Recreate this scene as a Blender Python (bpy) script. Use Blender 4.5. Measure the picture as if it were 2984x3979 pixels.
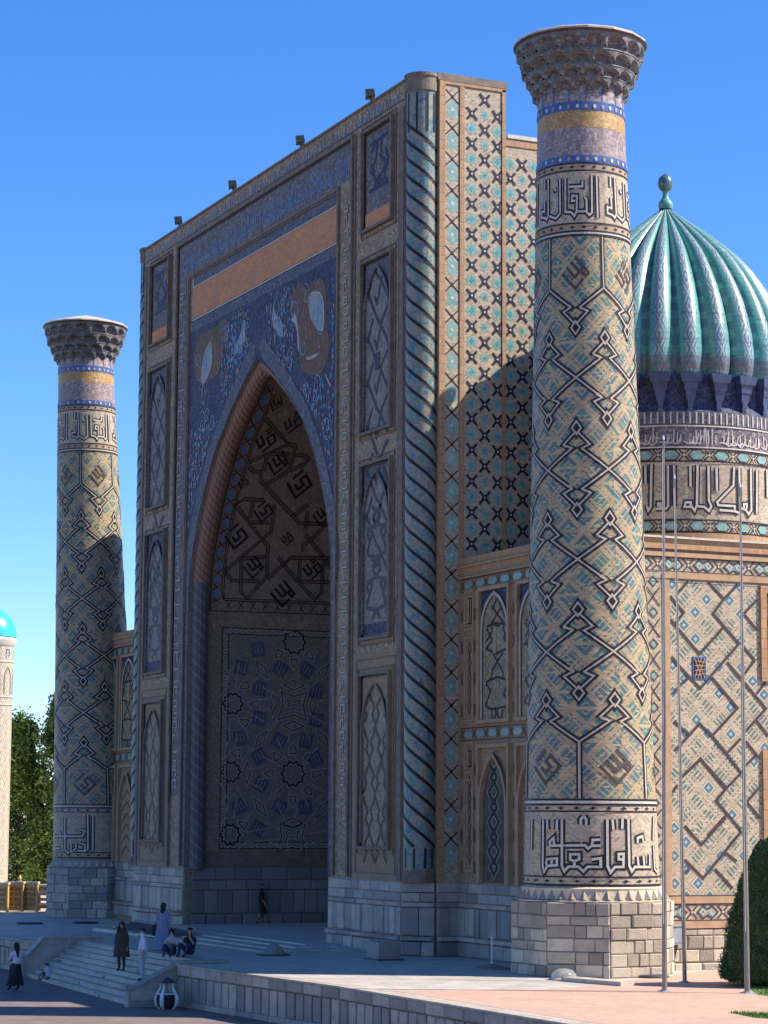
import bpy, math, random
from mathutils import Vector, Matrix
R = math.radians
PI = math.pi
random.seed(7)
scn = bpy.context.scene
for o in list(bpy.data.objects):
    bpy.data.objects.remove(o)

# ------------------------------------------------------------------ camera
CP = (94.1292, -36.9649, 4.7446)
CAM_YAW, CAM_PITCH, CAM_ROLL, FPX = 1.1421, 0.1277, 0.0056, 9300.1
cd = bpy.data.cameras.new('camera')
cam = bpy.data.objects.new('camera', cd)
scn.collection.objects.link(cam)
fw0 = Vector((-math.sin(CAM_YAW), math.cos(CAM_YAW), 0))
rt0 = Vector((math.cos(CAM_YAW), math.sin(CAM_YAW), 0))
fw = fw0 * math.cos(CAM_PITCH) + Vector((0, 0, 1)) * math.sin(CAM_PITCH)
up = Vector((0, 0, 1)) * math.cos(CAM_PITCH) - fw0 * math.sin(CAM_PITCH)
rt = rt0 * math.cos(CAM_ROLL) + up * math.sin(CAM_ROLL)
up2 = up * math.cos(CAM_ROLL) - rt0 * math.sin(CAM_ROLL)
cam.matrix_world = Matrix(((rt.x, up2.x, -fw.x, CP[0]), (rt.y, up2.y, -fw.y, CP[1]), (rt.z, up2.z, -fw.z, CP[2]), (0, 0, 0, 1)))
cd.sensor_fit = 'HORIZONTAL'
cd.sensor_width = 36
cd.lens = FPX / 2984 * 36
cd.clip_start = 1
cd.clip_end = 8000
scn.camera = cam

# ------------------------------------------------------------------ sky, sun, exposure
SUN_ELEV = R(45)
SUN_DIR = Vector((0.47, 0.883, 0)).normalized()          # towards the sun, on the ground plane
world = bpy.data.worlds.new('World')
scn.world = world
world.use_nodes = True
wn = world.node_tree
bg = wn.nodes['Background']
sky = wn.nodes.new('ShaderNodeTexSky')
sky.sky_type = 'NISHITA'
sky.sun_disc = False
sky.sun_elevation = SUN_ELEV
sky.sun_rotation = math.atan2(SUN_DIR.x, SUN_DIR.y)
sky.altitude = 700
sky.air_density = 0.85
sky.dust_density = 0.2
sky.ozone_density = 2.6
hsv = wn.nodes.new('ShaderNodeHueSaturation')
hsv.inputs['Saturation'].default_value = 1.27
hsv.inputs['Value'].default_value = 1.0
wn.links.new(sky.outputs[0], hsv.inputs['Color'])
tint = wn.nodes.new('ShaderNodeMix'); tint.data_type = 'RGBA'; tint.blend_type = 'MULTIPLY'; tint.inputs[0].default_value = 1
wn.links.new(hsv.outputs[0], tint.inputs[6]); tint.inputs[7].default_value = (.9, .965, 1.18, 1)
wn.links.new(tint.outputs[2], bg.inputs[0])
bg.inputs[1].default_value = 0.105
sl = bpy.data.lights.new('sun', 'SUN')
sl.energy = 5.0
sl.angle = R(0.53)
sl.color = (1.0, 0.93, 0.82)
sun = bpy.data.objects.new('sun', sl)
scn.collection.objects.link(sun)
sv = SUN_DIR * math.cos(SUN_ELEV) + Vector((0, 0, math.sin(SUN_ELEV)))
sun.rotation_euler = (-sv).to_track_quat('-Z', 'Y').to_euler()
sun.location = (60, 60, 80)
scn.render.engine = 'CYCLES'
scn.view_settings.view_transform = 'Standard'
scn.view_settings.look = 'None'
scn.view_settings.exposure = 0.95
scn.view_settings.gamma = 1
scn.view_settings.use_curve_mapping = False
scn.cycles.max_bounces = 6
scn.cycles.diffuse_bounces = 3

# ------------------------------------------------------------------ node maths
class X:
    def __init__(s, nt, k): s.nt, s.k = nt, k
    def m(s, op, *a):
        n = s.nt.nodes.new('ShaderNodeMath'); n.operation = op
        for i, v in enumerate((s,) + a):
            if isinstance(v, X): s.nt.links.new(v.k, n.inputs[i])
            else: n.inputs[i].default_value = v
        return X(s.nt, n.outputs[0])
    def __add__(s, o): return s.m('ADD', o)
    def __sub__(s, o): return s.m('SUBTRACT', o)
    def __mul__(s, o): return s.m('MULTIPLY', o)
    def __truediv__(s, o): return s.m('DIVIDE', o)
    def mod(s, o): return s.m('FLOORED_MODULO', o)
    def floor(s): return s.m('FLOOR')
    def abs(s): return s.m('ABSOLUTE')
    def max(s, o): return s.m('MAXIMUM', o)
    def min(s, o): return s.m('MINIMUM', o)
    def lt(s, o): return s.m('LESS_THAN', o)
    def gt(s, o): return s.m('GREATER_THAN', o)
    def sin(s): return s.m('SINE')
    def sat(s):
        n = s.m('MULTIPLY', 1.0); n.k.node.use_clamp = True; return n
def step(a, e0, e1):
    n = a.nt.nodes.new('ShaderNodeMapRange'); n.clamp = True
    a.nt.links.new(a.k, n.inputs[0]); n.inputs[1].default_value = e0; n.inputs[2].default_value = e1
    return X(a.nt, n.outputs[0])
def mix(nt, f, a, b):
    n = nt.nodes.new('ShaderNodeMix'); n.data_type = 'RGBA'
    for i, v in ((0, f), (6, a), (7, b)):
        if isinstance(v, X): nt.links.new(v.k, n.inputs[i])
        elif isinstance(v, (int, float)): n.inputs[i].default_value = v
        else: n.inputs[i].default_value = (v[0], v[1], v[2], 1)
    return X(nt, n.outputs[2])
def vec(nt, a, b=0.0, c=0.0):
    n = nt.nodes.new('ShaderNodeCombineXYZ')
    for i, v in enumerate((a, b, c)):
        if isinstance(v, X): nt.links.new(v.k, n.inputs[i])
        else: n.inputs[i].default_value = v
    return n.outputs[0]
def noise(nt, v, scale, detail=3.0, rough=0.55, dist=0.0):
    n = nt.nodes.new('ShaderNodeTexNoise')
    nt.links.new(v, n.inputs['Vector']); n.inputs['Scale'].default_value = scale
    n.inputs['Detail'].default_value = detail; n.inputs['Roughness'].default_value = rough
    n.inputs['Distortion'].default_value = dist
    return X(nt, n.outputs[0])
def white(nt, v):
    n = nt.nodes.new('ShaderNodeTexWhiteNoise'); n.noise_dimensions = '3D'
    nt.links.new(v, n.inputs['Vector']); return X(nt, n.outputs[0])
def uvs(nt):
    t = nt.nodes.new('ShaderNodeUVMap'); t.uv_map = 'UVMap'
    s = nt.nodes.new('ShaderNodeSeparateXYZ'); nt.links.new(t.outputs[0], s.inputs[0])
    return X(nt, s.outputs[0]), X(nt, s.outputs[1]), t.outputs[0]
def wpos(nt):
    g = nt.nodes.new('ShaderNodeNewGeometry'); return g.outputs['Position']
def opos(nt):
    g = nt.nodes.new('ShaderNodeTexCoord'); return g.outputs['Object']
def orand(nt):
    g = nt.nodes.new('ShaderNodeObjectInfo'); return X(nt, g.outputs['Random'])
MATS = {}
def mat(name, fn, rough=0.7, bump=0.0, bdist=0.02, spec=0.5, metal=0.0):
    m = bpy.data.materials.new(name); m.use_nodes = True
    nt = m.node_tree; p = nt.nodes['Principled BSDF']
    r = fn(nt)
    h = None
    if isinstance(r, tuple): r, h = r
    nt.links.new(r.k, p.inputs['Base Color'])
    if isinstance(rough, X) : nt.links.new(rough.k, p.inputs['Roughness'])
    else: p.inputs['Roughness'].default_value = rough
    p.inputs['Specular IOR Level'].default_value = spec
    p.inputs['Metallic'].default_value = metal
    if h is not None and bump:
        b = nt.nodes.new('ShaderNodeBump'); b.inputs['Strength'].default_value = bump
        b.inputs['Distance'].default_value = bdist
        nt.links.new(h.k, b.inputs['Height']); nt.links.new(b.outputs[0], p.inputs['Normal'])
    MATS[name] = m
    return m
def mul3(c, k): return tuple(min(1, x * k) for x in c)
def plain(c, var=0.18, sc=2.5):
    def f(nt):
        n = noise(nt, wpos(nt), sc, 5.0, 0.65)
        return mix(nt, step(n, .3, .7), mul3(c, 1 - var), mul3(c, 1 + var)), n
    return f

# -- tile and stone colours
TAN = (.41, .285, .185); TAN2 = (.33, .225, .145)
TEAL = (.075, .27, .26); COB = (.045, .095, .27)
def weather(nt, c, amt=.35, sc=.35):
    n = noise(nt, wpos(nt), sc, 6.0, .7)
    return mix(nt, step(n, .45, .8) * amt, c, (.2, .17, .15))
def f_tanbrick(c1=TAN, c2=TAN2, w=.26, h=.07):
    def f(nt):
        u, v, uv = uvs(nt)
        row = (v / h).floor()
        col = (u / w + row * .5).floor()
        r = white(nt, vec(nt, col, row, 1.0))
        mort = ((v / h).mod(1.0)).lt(.14).max((u / w + row * .5).mod(1.0).lt(.06))
        n = noise(nt, wpos(nt), 1.3, 5.0, .65)
        c = mix(nt, r, c1, c2)
        c = mix(nt, mort * .55, c, mul3(c2, .55))
        c = mix(nt, step(n, .35, .75) * .5, c, (.27, .22, .18))
        return c, (mort * -1.0) + r * .3
    return f
mat('tan_brick', f_tanbrick(), .8, .35, .01)
mat('orange_brick', f_tanbrick((.47, .26, .12), (.36, .19, .085), .11, .34), .8, .35, .015)
mat('ochre_moulding', plain((.40, .25, .14), .2, 3), .8, .2)
mat('shade_moulding', plain((.185, .135, .10), .35, 3), .8, .2)
mat('brown_moulding', plain((.18, .125, .09), .3, 3), .75, .2)
mat('strap_brown', plain((.045, .022, .022), .3, 4), .5)
mat('orange_plaster', f_tanbrick((.80, .32, .115), (.58, .235, .095), .24, .06), .9, .4, .01)

def wm(c): return (c[0] * 1.38, c[1] * 1.12, c[2] * .86)
def f_scroll(ground, line, acc, sc=1.6, wd=.028, ground2=None, acc_t=.62):
    """tile mosaic: thin curling contour lines with scattered accents over a mottled ground"""
    ground, line, acc, ground2 = wm(ground), wm(line), wm(acc), wm(ground2 or mul3(ground, .7))
    def f(nt):
        u, v, uv = uvs(nt)
        n1 = noise(nt, uv, sc, 1.5, .5, 1.2)
        n2 = noise(nt, uv, sc * 2.7, 1.0, .5, .8)
        n3 = noise(nt, wpos(nt), 5.5, 3, .6)
        n4 = noise(nt, wpos(nt), .5, 5, .65)
        l = (n1 - .5).abs().lt(wd).max((n2 - .52).abs().lt(wd * 1.1))
        g = mix(nt, step(n4, .35, .65), ground, ground2 or mul3(ground, .7))
        c = mix(nt, l * .8, g, line)
        c = mix(nt, noise(nt, uv, sc * 5.5, 1, .5).gt(acc_t), c, acc)
        tl = white(nt, vec(nt, (u * 8.5).floor(), (v * 11.0).floor(), 4.0)); tl2 = white(nt, vec(nt, (u * 3.1).floor(), (v * 4.3).floor(), 8.0))
        c = mix(nt, tl * .45, c, mul3(ground, .38))
        c = mix(nt, tl.gt(.86) * .6, c, mul3(line, 1.15))
        c = mix(nt, tl2 * .25, c, mul3(ground, .5))
        c = mix(nt, step(n3, .4, .75) * .35, c, mul3(ground, .45))
        return c
    return f
mat('grey_tan_mosaic', f_scroll((.29, .225, .165), (.38, .36, .33), (.13, .09, .07), 1.5, .024, (.18, .16, .14), .64), .65, spec=.2)
mat('tan_mosaic', f_scroll((.37, .28, .19), (.23, .21, .18), (.19, .125, .085), 1.8, .022, (.24, .195, .15), .64), .7, spec=.2)
mat('blue_tan_mosaic', f_scroll((.11, .10, .13), (.22, .25, .32), (.06, .13, .23), 1.3, .024, (.15, .12, .11), .64), .6, spec=.2)
mat('blue_mosaic', f_scroll((.020, .026, .085), (.08, .10, .19), (.10, .065, .05), 1.5, .024, (.04, .042, .11), .64), .6, spec=.2)
mat('pale_blue_mosaic', f_scroll((.065, .08, .135), (.17, .19, .25), (.04, .045, .09), 2.0, .03, (.10, .105, .145)), .6, spec=.2)
mat('blue_grey_mosaic', f_scroll((.15, .165, .20), (.27, .29, .32), (.17, .14, .11), 2.2, .03, (.19, .18, .175)), .6, spec=.2)
mat('panel_grey_mosaic', f_scroll((.25, .215, .155), (.36, .33, .27), (.11, .15, .135), 2.6, .03, (.20, .185, .145)), .6, spec=.2)
mat('purple_mosaic', f_scroll((.17, .155, .22), (.34, .33, .38), (.07, .07, .18), 2.6, .035, (.22, .19, .22)), .45, spec=.4)
mat('yellow_mosaic', f_scroll((.40, .27, .06), (.40, .34, .22), (.09, .08, .12), 3.0, .03, (.30, .19, .04)), .45)
mat('vault_strap', plain((.13, .085, .06), .3, 3), .8)
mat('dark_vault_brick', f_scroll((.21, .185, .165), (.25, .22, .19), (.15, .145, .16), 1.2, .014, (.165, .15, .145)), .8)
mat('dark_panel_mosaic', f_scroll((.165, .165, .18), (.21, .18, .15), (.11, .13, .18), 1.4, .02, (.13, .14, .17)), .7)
mat('tawny_mosaic', f_scroll((.19, .105, .06), (.09, .05, .04), (.27, .17, .09), 2.6, .05, (.13, .075, .05)), .6, spec=.25)

mat('inscription_mosaic', f_scroll((.06, .055, .11), (.30, .28, .33), (.03, .03, .10), 2.4, .025, (.09, .075, .12)), .5)
mat('capital_tile', f_scroll((.08, .092, .12), (.18, .20, .24), (.03, .04, .08), 2.6, .03, (.12, .10, .085)), .5)
mat('bracket_blue', plain((.045, .06, .13), .4, 4), .4)
mat('neck_blue_tile', f_scroll((.02, .035, .11), (.08, .12, .24), (.10, .09, .12), 2.0, .03, (.03, .05, .14)), .7, spec=.2)
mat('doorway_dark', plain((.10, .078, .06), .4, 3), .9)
mat('pale_shade_line', plain((.27, .235, .19), .25, 5), .8)
mat('panel_blue', plain((.06, .075, .125), .35, 3), .6)
mat('navy_glaze', plain((.02, .016, .035), .3, 4), .5, spec=.3)
def f_bannai(cell=.1, N=14, g1=TEAL, g2=COB, base=TAN, dens=1.0, dot=None, fill=2.0, per=3.0):
    """glazed bricks set in diagonal bars and meanders, block by block, with brick courses over them"""
    def f(nt):
        u, v, uv = uvs(nt)
        wob = (noise(nt, uv, 6.0, 2, .6) - .5) * .05
        row = (v / .055).floor(); colm = (u / .13 + row * .5).floor()
        cellr = white(nt, vec(nt, colm, row, 2.0))
        p = (u + v + wob) / cell; q = (u - v + wob) / cell
        ib = (p / float(N)).floor(); jb = (q / float(N)).floor()
        a = p.mod(float(N)) - N / 2; b = q.mod(float(N)) - N / 2
        d = a.abs().max(b.abs())
        rb = white(nt, vec(nt, ib, jb, 3.0))
        ring = d.mod(per).lt(fill)
        inner = d.lt(N / 2 - .8)
        bars = (a + float(N)).mod(per).lt(fill)
        bars2 = (b + float(N)).mod(per).lt(fill)
        pat = (ring * rb.lt(.34) + bars * rb.gt(.34) * rb.lt(.67) + bars2 * rb.gt(.67)) * inner
        cut = ((a - b).abs().lt(.9) * rb.lt(.34)) + ((b.abs() - 2.5).abs().lt(.5) * rb.gt(.34) * rb.lt(.67)) + ((a.abs() - 2.5).abs().lt(.5) * rb.gt(.67))
        pat = (pat - cut).sat() * dens
        pat = pat * (cellr.gt(.07))
        tone = noise(nt, wpos(nt), 1.1, 3, .6)
        g = mix(nt, step(tone + cellr * .25, .5, .75), g1, g2)
        g = mix(nt, cellr * .5, g, mul3(g1, .5))
        bs = mix(nt, cellr, base, mul3(base, .66))
        c = mix(nt, pat, bs, g)
        if dot is not None:
            c = mix(nt, d.lt(2.0) * rb.lt(.36), c, dot)
            c = mix(nt, d.lt(.7) * rb.lt(.36), c, (.42, .44, .42))
            c = mix(nt, (d - 2.4).abs().lt(.4) * rb.lt(.36), c, base)
        jt = (v / .055).mod(1.0).lt(.16).max((u / .13 + row * .5).mod(1.0).lt(.08))
        c = mix(nt, jt * .4, c, (.2, .15, .11))
        c = weather(nt, c, .4, .5)
        return c, (jt * -1.0) + cellr * .5
    return f
mat('glazed_shaft_brick', f_bannai(.115, 9, (.05, .20, .165), (.045, .125, .18), (.48, .34, .18), .97, None, 1.5, 2.0), .5, .3, .008, spec=.35)
mat('glazed_wall_brick', f_bannai(.10, 9, (.085, .19, .145), (.08, .16, .16), (.54, .425, .29), .97, (.06, .16, .21), 1.1, 2.0), .6, .3, .008, spec=.3)
mat('glazed_band_brick', f_bannai(.10, 6, (.18, .25, .20), (.22, .22, .19), (.55, .42, .29), .65, None, 1.0, 2.0), .6, .25, .006, spec=.3)
def f_blotch(nt):
    u, v, uv = uvs(nt)
    n = noise(nt, uv, 3.2, 2, .6, .8); n2 = noise(nt, uv, 2.2, 2, .55)
    c = mix(nt, step(n, .42, .58), (.25, .20, .14), (.06, .185, .185))
    c = mix(nt, step(n2, .55, .62) * .8, c, (.035, .10, .21))
    l = (noise(nt, uv, 5.0, 1, .5, .5) - .5).abs().lt(.03)
    c = mix(nt, l * .6, c, (.36, .29, .19))
    return weather(nt, c, .3)
mat('glazed_column_brick', f_blotch, .45)
mat('black_glaze', plain((.016, .011, .015), .3, 4), .5, spec=.3)
mat('dark_brown_glaze', plain((.075, .035, .028), .3, 4), .5)
mat('white_glaze', plain((.52, .46, .385), .18, 6), .5)
mat('pale_stone_line', plain((.45, .37, .29), .18, 6), .7)
mat('dull_white_glaze', plain((.27, .255, .24), .25, 5), .5)
mat('teal_glaze', plain((.10, .27, .25), .35, 5), .35)
mat('pale_teal_glaze', plain((.20, .33, .29), .3, 5), .4)
mat('blue_glaze', plain((.05, .10, .27), .3, 5), .35)
mat('mid_blue_glaze', plain((.10, .17, .33), .3, 5), .35)
mat('rope_orange_brick', lambda nt: (lambda u, v, uv: mix(nt, ((u * .8 + v).mod(.34)).lt(.08) * .7, mix(nt, noise(nt, wpos(nt), 2.0, 4, .6), (.36, .175, .11), (.22, .115, .075)), (.06, .03, .025)))(*uvs(nt)), .8)
mat('rope_dark_tile', lambda nt: (lambda u, v, uv: mix(nt, ((u * .8 + v).mod(.5)).lt(.1) * .6, mix(nt, noise(nt, wpos(nt), 3.0, 4, .6), (.05, .075, .10), (.11, .085, .07)), (.22, .17, .12)))(*uvs(nt)), .6)

def f_stone(c1, c2, stain=(.16, .15, .15), sa=.5):
    def f(nt):
        r = orand(nt); n = noise(nt, wpos(nt), 2.2, 6, .7); n2 = noise(nt, wpos(nt), 14, 4, .7)
        c = mix(nt, r, c1, c2)
        c = mix(nt, step(n, .45, .75) * sa, c, stain)
        c = mix(nt, n2 * .22, c, mul3(c1, .55))
        return c, n2
    return f
mat('grey_marble', f_stone((.50, .42, .335), (.21, .185, .165), (.12, .105, .095), .6), .6, .5, .03)
mat('grey_marble_dark', f_stone((.27, .24, .21), (.15, .135, .125)), .65, .4, .02)
mat('sandstone', f_stone((.70, .575, .41), (.24, .195, .155), (.19, .155, .125), .5), .85, .7, .04)
mat('mortar', plain((.19, .17, .15), .2, 6), .9)
def f_pave(c1, c2, w, h, joint, ja=.5, skew=0.0):
    def f(nt):
        p = nt.nodes.new('ShaderNodeSeparateXYZ'); nt.links.new(wpos(nt), p.inputs[0])
        x, y, z = X(nt, p.outputs[0]), X(nt, p.outputs[1]), X(nt, p.outputs[2])
        row = (y / h).floor(); cx = x / w + row * .5
        r = white(nt, vec(nt, cx.floor(), row, 1.0))
        jt = (y / h).mod(1.0).lt(.035).max(cx.mod(1.0).lt(.03))
        n = noise(nt, wpos(nt), .45, 6, .7); n2 = noise(nt, wpos(nt), 7, 4, .7)
        c = mix(nt, r * .7, c1, c2)
        n5 = noise(nt, wpos(nt), 1.7, 5, .75)
        c = mix(nt, step(n5, .55, .7) * .4, c, mul3(c2, .5))
        c = mix(nt, step(n, .4, .75) * .45, c, mul3(c2, .62))
        c = mix(nt, n2 * .25, c, mul3(c1, .6))
        c = mix(nt, jt * ja, c, joint)
        return c, (jt * -1.0) + n2 * .3
    return f
mat('marble_paving', f_pave((.56, .50, .43), (.38, .345, .30), 1.1, .55, (.12, .10, .09), .8), .55, .3, .01)
mat('plaza_paving', f_pave((.215, .16, .14), (.15, .115, .10), .8, .4, (.09, .08, .08), .35), .75, .3, .01)
mat('pink_brick_paving', f_pave((.52, .335, .25), (.43, .26, .19), .24, .12, (.36, .25, .2), .4), .85, .3, .006)
mat('far_ground', plain((.22, .19, .16), .2, .1), .9)
mat('steel_pole', plain((.24, .205, .175), .15, 5), .42, metal=.5)
mat('dark_metal', plain((.035, .035, .04), .3, 6), .5)
mat('grey_metal', plain((.28, .30, .33), .12, 6), .5)
mat('white_metal', plain((.62, .62, .62), .1, 6), .45)
mat('yellow_wood', plain((.60, .33, .085), .25, 8), .5)
mat('brown_wood', plain((.30, .16, .06), .25, 8), .6)
mat('pale_canvas', plain((.55, .48, .38), .15, 5), .8)
mat('leaf', lambda nt: (lambda n, r: mix(nt, n, (.05, .10, .022), mix(nt, r, (.25, .36, .06), (.15, .24, .04))))(step(noise(nt, wpos(nt), 1.1, 4, .6), .38, .62), white(nt, wpos(nt))), .55)
mat('hedge_leaf', lambda nt: (lambda n, r: mix(nt, n, (.018, .05, .013), mix(nt, r, (.08, .15, .022), (.04, .09, .018))))(step(noise(nt, wpos(nt), 5.0, 4, .6), .35, .65), white(nt, wpos(nt))), .5)
mat('bark', plain((.09, .06, .04), .3, 6), .9)
mat('grass', lambda nt: (lambda n: mix(nt, n, (.05, .11, .018), (.10, .18, .03)))(noise(nt, wpos(nt), 9, 4, .7)), .8)
mat('clear_glass', plain((.55, .60, .56), .05, 3), .1)
MATS['clear_glass'].node_tree.nodes['Principled BSDF'].inputs['Transmission Weight'].default_value = .75
mat('skin', plain((.36, .20, .13), .1, 20), .6)
for nm, c in (('cloth_black', (.015, .014, .018)), ('cloth_brown', (.055, .032, .022)), ('cloth_white', (.55, .56, .60)), ('cloth_cream', (.38, .34, .32)), ('cloth_blue_grey', (.17, .20, .30)), ('cloth_navy', (.03, .035, .06)), ('cloth_tan', (.30, .20, .13)), ('hair', (.014, .010, .009)), ('cloth_pale', (.34, .36, .42)), ('shoe_leather', (.02, .017, .015))):
    mat(nm, plain(c, .22, 12), .85)

# ------------------------------------------------------------------ mesh building
HK = 0
class MB:
    def __init__(s): s.v, s.f, s.uv, s.pc = [], [], [], []
    def quad(s, a, b, c, d, uv=None):
        i = len(s.v); s.v += [tuple(a), tuple(b), tuple(c), tuple(d)]; s.f.append((i, i + 1, i + 2, i + 3))
        s.uv.append(uv)
    def poly(s, pts, uv=None):
        i = len(s.v); s.v += [tuple(p) for p in pts]; s.f.append(tuple(range(i, i + len(pts)))); s.uv.append(uv)
    def grid(s, fn, us, vs, uvf=None):
        i = len(s.v); n = len(us)
        for v in vs:
            for u in us: s.v.append(tuple(fn(u, v)))
        for y in range(len(vs) - 1):
            for x in range(n - 1):
                a = i + y * n + x
                s.f.append((a, a + 1, a + 1 + n, a + n))
                if uvf: s.uv.append([uvf(us[x], vs[y]), uvf(us[x + 1], vs[y]), uvf(us[x + 1], vs[y + 1]), uvf(us[x], vs[y + 1])])
                else: s.uv.append(None)
    def box(s, a, b):
        (x0, y0, z0), (x1, y1, z1) = a, b
        x0, x1 = min(x0, x1), max(x0, x1); y0, y1 = min(y0, y1), max(y0, y1); z0, z1 = min(z0, z1), max(z0, z1)
        i = len(s.v)
        s.v += [(x0, y0, z0), (x1, y0, z0), (x1, y1, z0), (x0, y1, z0), (x0, y0, z1), (x1, y0, z1), (x1, y1, z1), (x0, y1, z1)]
        for f in ((0, 3, 2, 1), (4, 5, 6, 7), (0, 1, 5, 4), (1, 2, 6, 5), (2, 3, 7, 6), (3, 0, 4, 7)):
            s.f.append(tuple(i + k for k in f)); s.uv.append(None)
    def tube(s, pts, rads, n=8, cap=True, uvk=1.0):
        pts = [Vector(p) for p in pts]
        if not isinstance(rads, (list, tuple)): rads = [rads] * len(pts)
        rings = []; ref = None; L = 0
        for k, p in enumerate(pts):
            t = (pts[min(k + 1, len(pts) - 1)] - pts[max(k - 1, 0)]).normalized()
            if ref is None: ref = t.orthogonal().normalized()
            ref = (ref - t * ref.dot(t)).normalized(); bi = t.cross(ref)
            if k: L += (p - pts[k - 1]).length
            ring = []
            for q in range(n + 1):
                a = 2 * PI * q / n
                ring.append((tuple(p + (ref * math.cos(a) + bi * math.sin(a)) * rads[k]), (a * rads[k] * uvk, L)))
            rings.append(ring)
        for k in range(len(rings) - 1):
            for q in range(n):
                A, B, C_, D = rings[k][q], rings[k][q + 1], rings[k + 1][q + 1], rings[k + 1][q]
                s.quad(A[0], B[0], C_[0], D[0], [A[1], B[1], C_[1], D[1]])
        if cap:
            s.poly([r[0] for r in rings[0][:-1]][::-1]); s.poly([r[0] for r in rings[-1][:-1]])
    def lathe(s, prof, c=(0, 0), n=32, a0=0, a1=2 * PI, uvk=None):
        us = [a0 + (a1 - a0) * k / n for k in range(n + 1)]
        L = [0]
        for p, q in zip(prof, prof[1:]): L.append(L[-1] + math.hypot(q[0] - p[0], q[1] - p[1]))
        idx = list(range(len(prof)))
        rr = max(p[0] for p in prof)
        s.grid(lambda u, k: (c[0] + prof[k][0] * math.cos(u), c[1] + prof[k][0] * math.sin(u), prof[k][1]), us, idx, lambda u, k: (u * rr, prof[k][1]))
    def stroke(s, pts, w, fn, h, closed=False, maxl=.5):
        """flat ribbon of width w along the (s, z) polyline, laid on surface fn(s, z, h)"""
        global HK
        HK = (HK + 1) % 6; h += HK * .0011; f0 = len(s.f)
        P = [Vector((p[0], p[1])) for p in pts]
        if closed: P = P + [P[0]]
        Q = [P[0]]
        for a, b in zip(P, P[1:]):
            k = max(1, int((b - a).length / maxl))
            for i in range(1, k + 1): Q.append(a + (b - a) * i / k)
        n = len(Q); Lf, Rt = [], []
        for i in range(n):
            if closed and (i == 0 or i == n - 1): d0 = (Q[-1] - Q[-2]); d1 = (Q[1] - Q[0])
            else:
                d0 = Q[i] - Q[max(i - 1, 0)] if i > 0 else Q[1] - Q[0]
                d1 = Q[min(i + 1, n - 1)] - Q[i] if i < n - 1 else Q[-1] - Q[-2]
            if d0.length < 1e-6: d0 = d1
            if d1.length < 1e-6: d1 = d0
            if d0.length < 1e-6: d0 = d1 = Vector((1, 0))
            d0 = d0.normalized(); d1 = d1.normalized()
            n0 = Vector((-d0.y, d0.x)); n1 = Vector((-d1.y, d1.x)); m = n0 + n1
            if m.length < .3: m = n0
            m = m.normalized(); k = w / 2 / max(.45, m.dot(n0))
            Lf.append(Q[i] + m * k); Rt.append(Q[i] - m * k)
        for i in range(n - 1):
            s.quad(fn(Rt[i].x, Rt[i].y, h), fn(Rt[i + 1].x, Rt[i + 1].y, h), fn(Lf[i + 1].x, Lf[i + 1].y, h), fn(Lf[i].x, Lf[i].y, h))
        s.pc.append((f0, len(s.f)))
    def patch(s, pts, fn, h, uv=False):
        s.poly([fn(p[0], p[1], h) for p in pts]); s.pc.append((len(s.f) - 1, len(s.f)))
    def mesh(s, name, mats, smooth=False):
        me = bpy.data.meshes.new(name)
        me.from_pydata(s.v, [], s.f)
        ul = me.uv_layers.new(name='UVMap')
        k = 0; dat = []
        for f, uv in zip(s.f, s.uv):
            if uv: 
                for p in uv: dat += [p[0], p[1]]
            else:
                a, b, c_ = (s.v[f[0]], s.v[f[1]], s.v[f[2]])
                nx = abs((b[1] - a[1]) * (c_[2] - a[2]) - (b[2] - a[2]) * (c_[1] - a[1]))
                ny = abs((b[2] - a[2]) * (c_[0] - a[0]) - (b[0] - a[0]) * (c_[2] - a[2]))
                nz = abs((b[0] - a[0]) * (c_[1] - a[1]) - (b[1] - a[1]) * (c_[0] - a[0]))
                for i in f:
                    p = s.v[i]
                    if nz > nx and nz > ny: dat += [p[0], p[1]]
                    elif nx > ny: dat += [p[1], p[2]]
                    else: dat += [p[0], p[2]]
        ul.data.foreach_set('uv', dat)
        for m in (mats if isinstance(mats, (list, tuple)) else [mats]): me.materials.append(MATS[m])
        if smooth: me.polygons.foreach_set('use_smooth', [True] * len(me.polygons))
        me.update()
        return me

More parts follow.
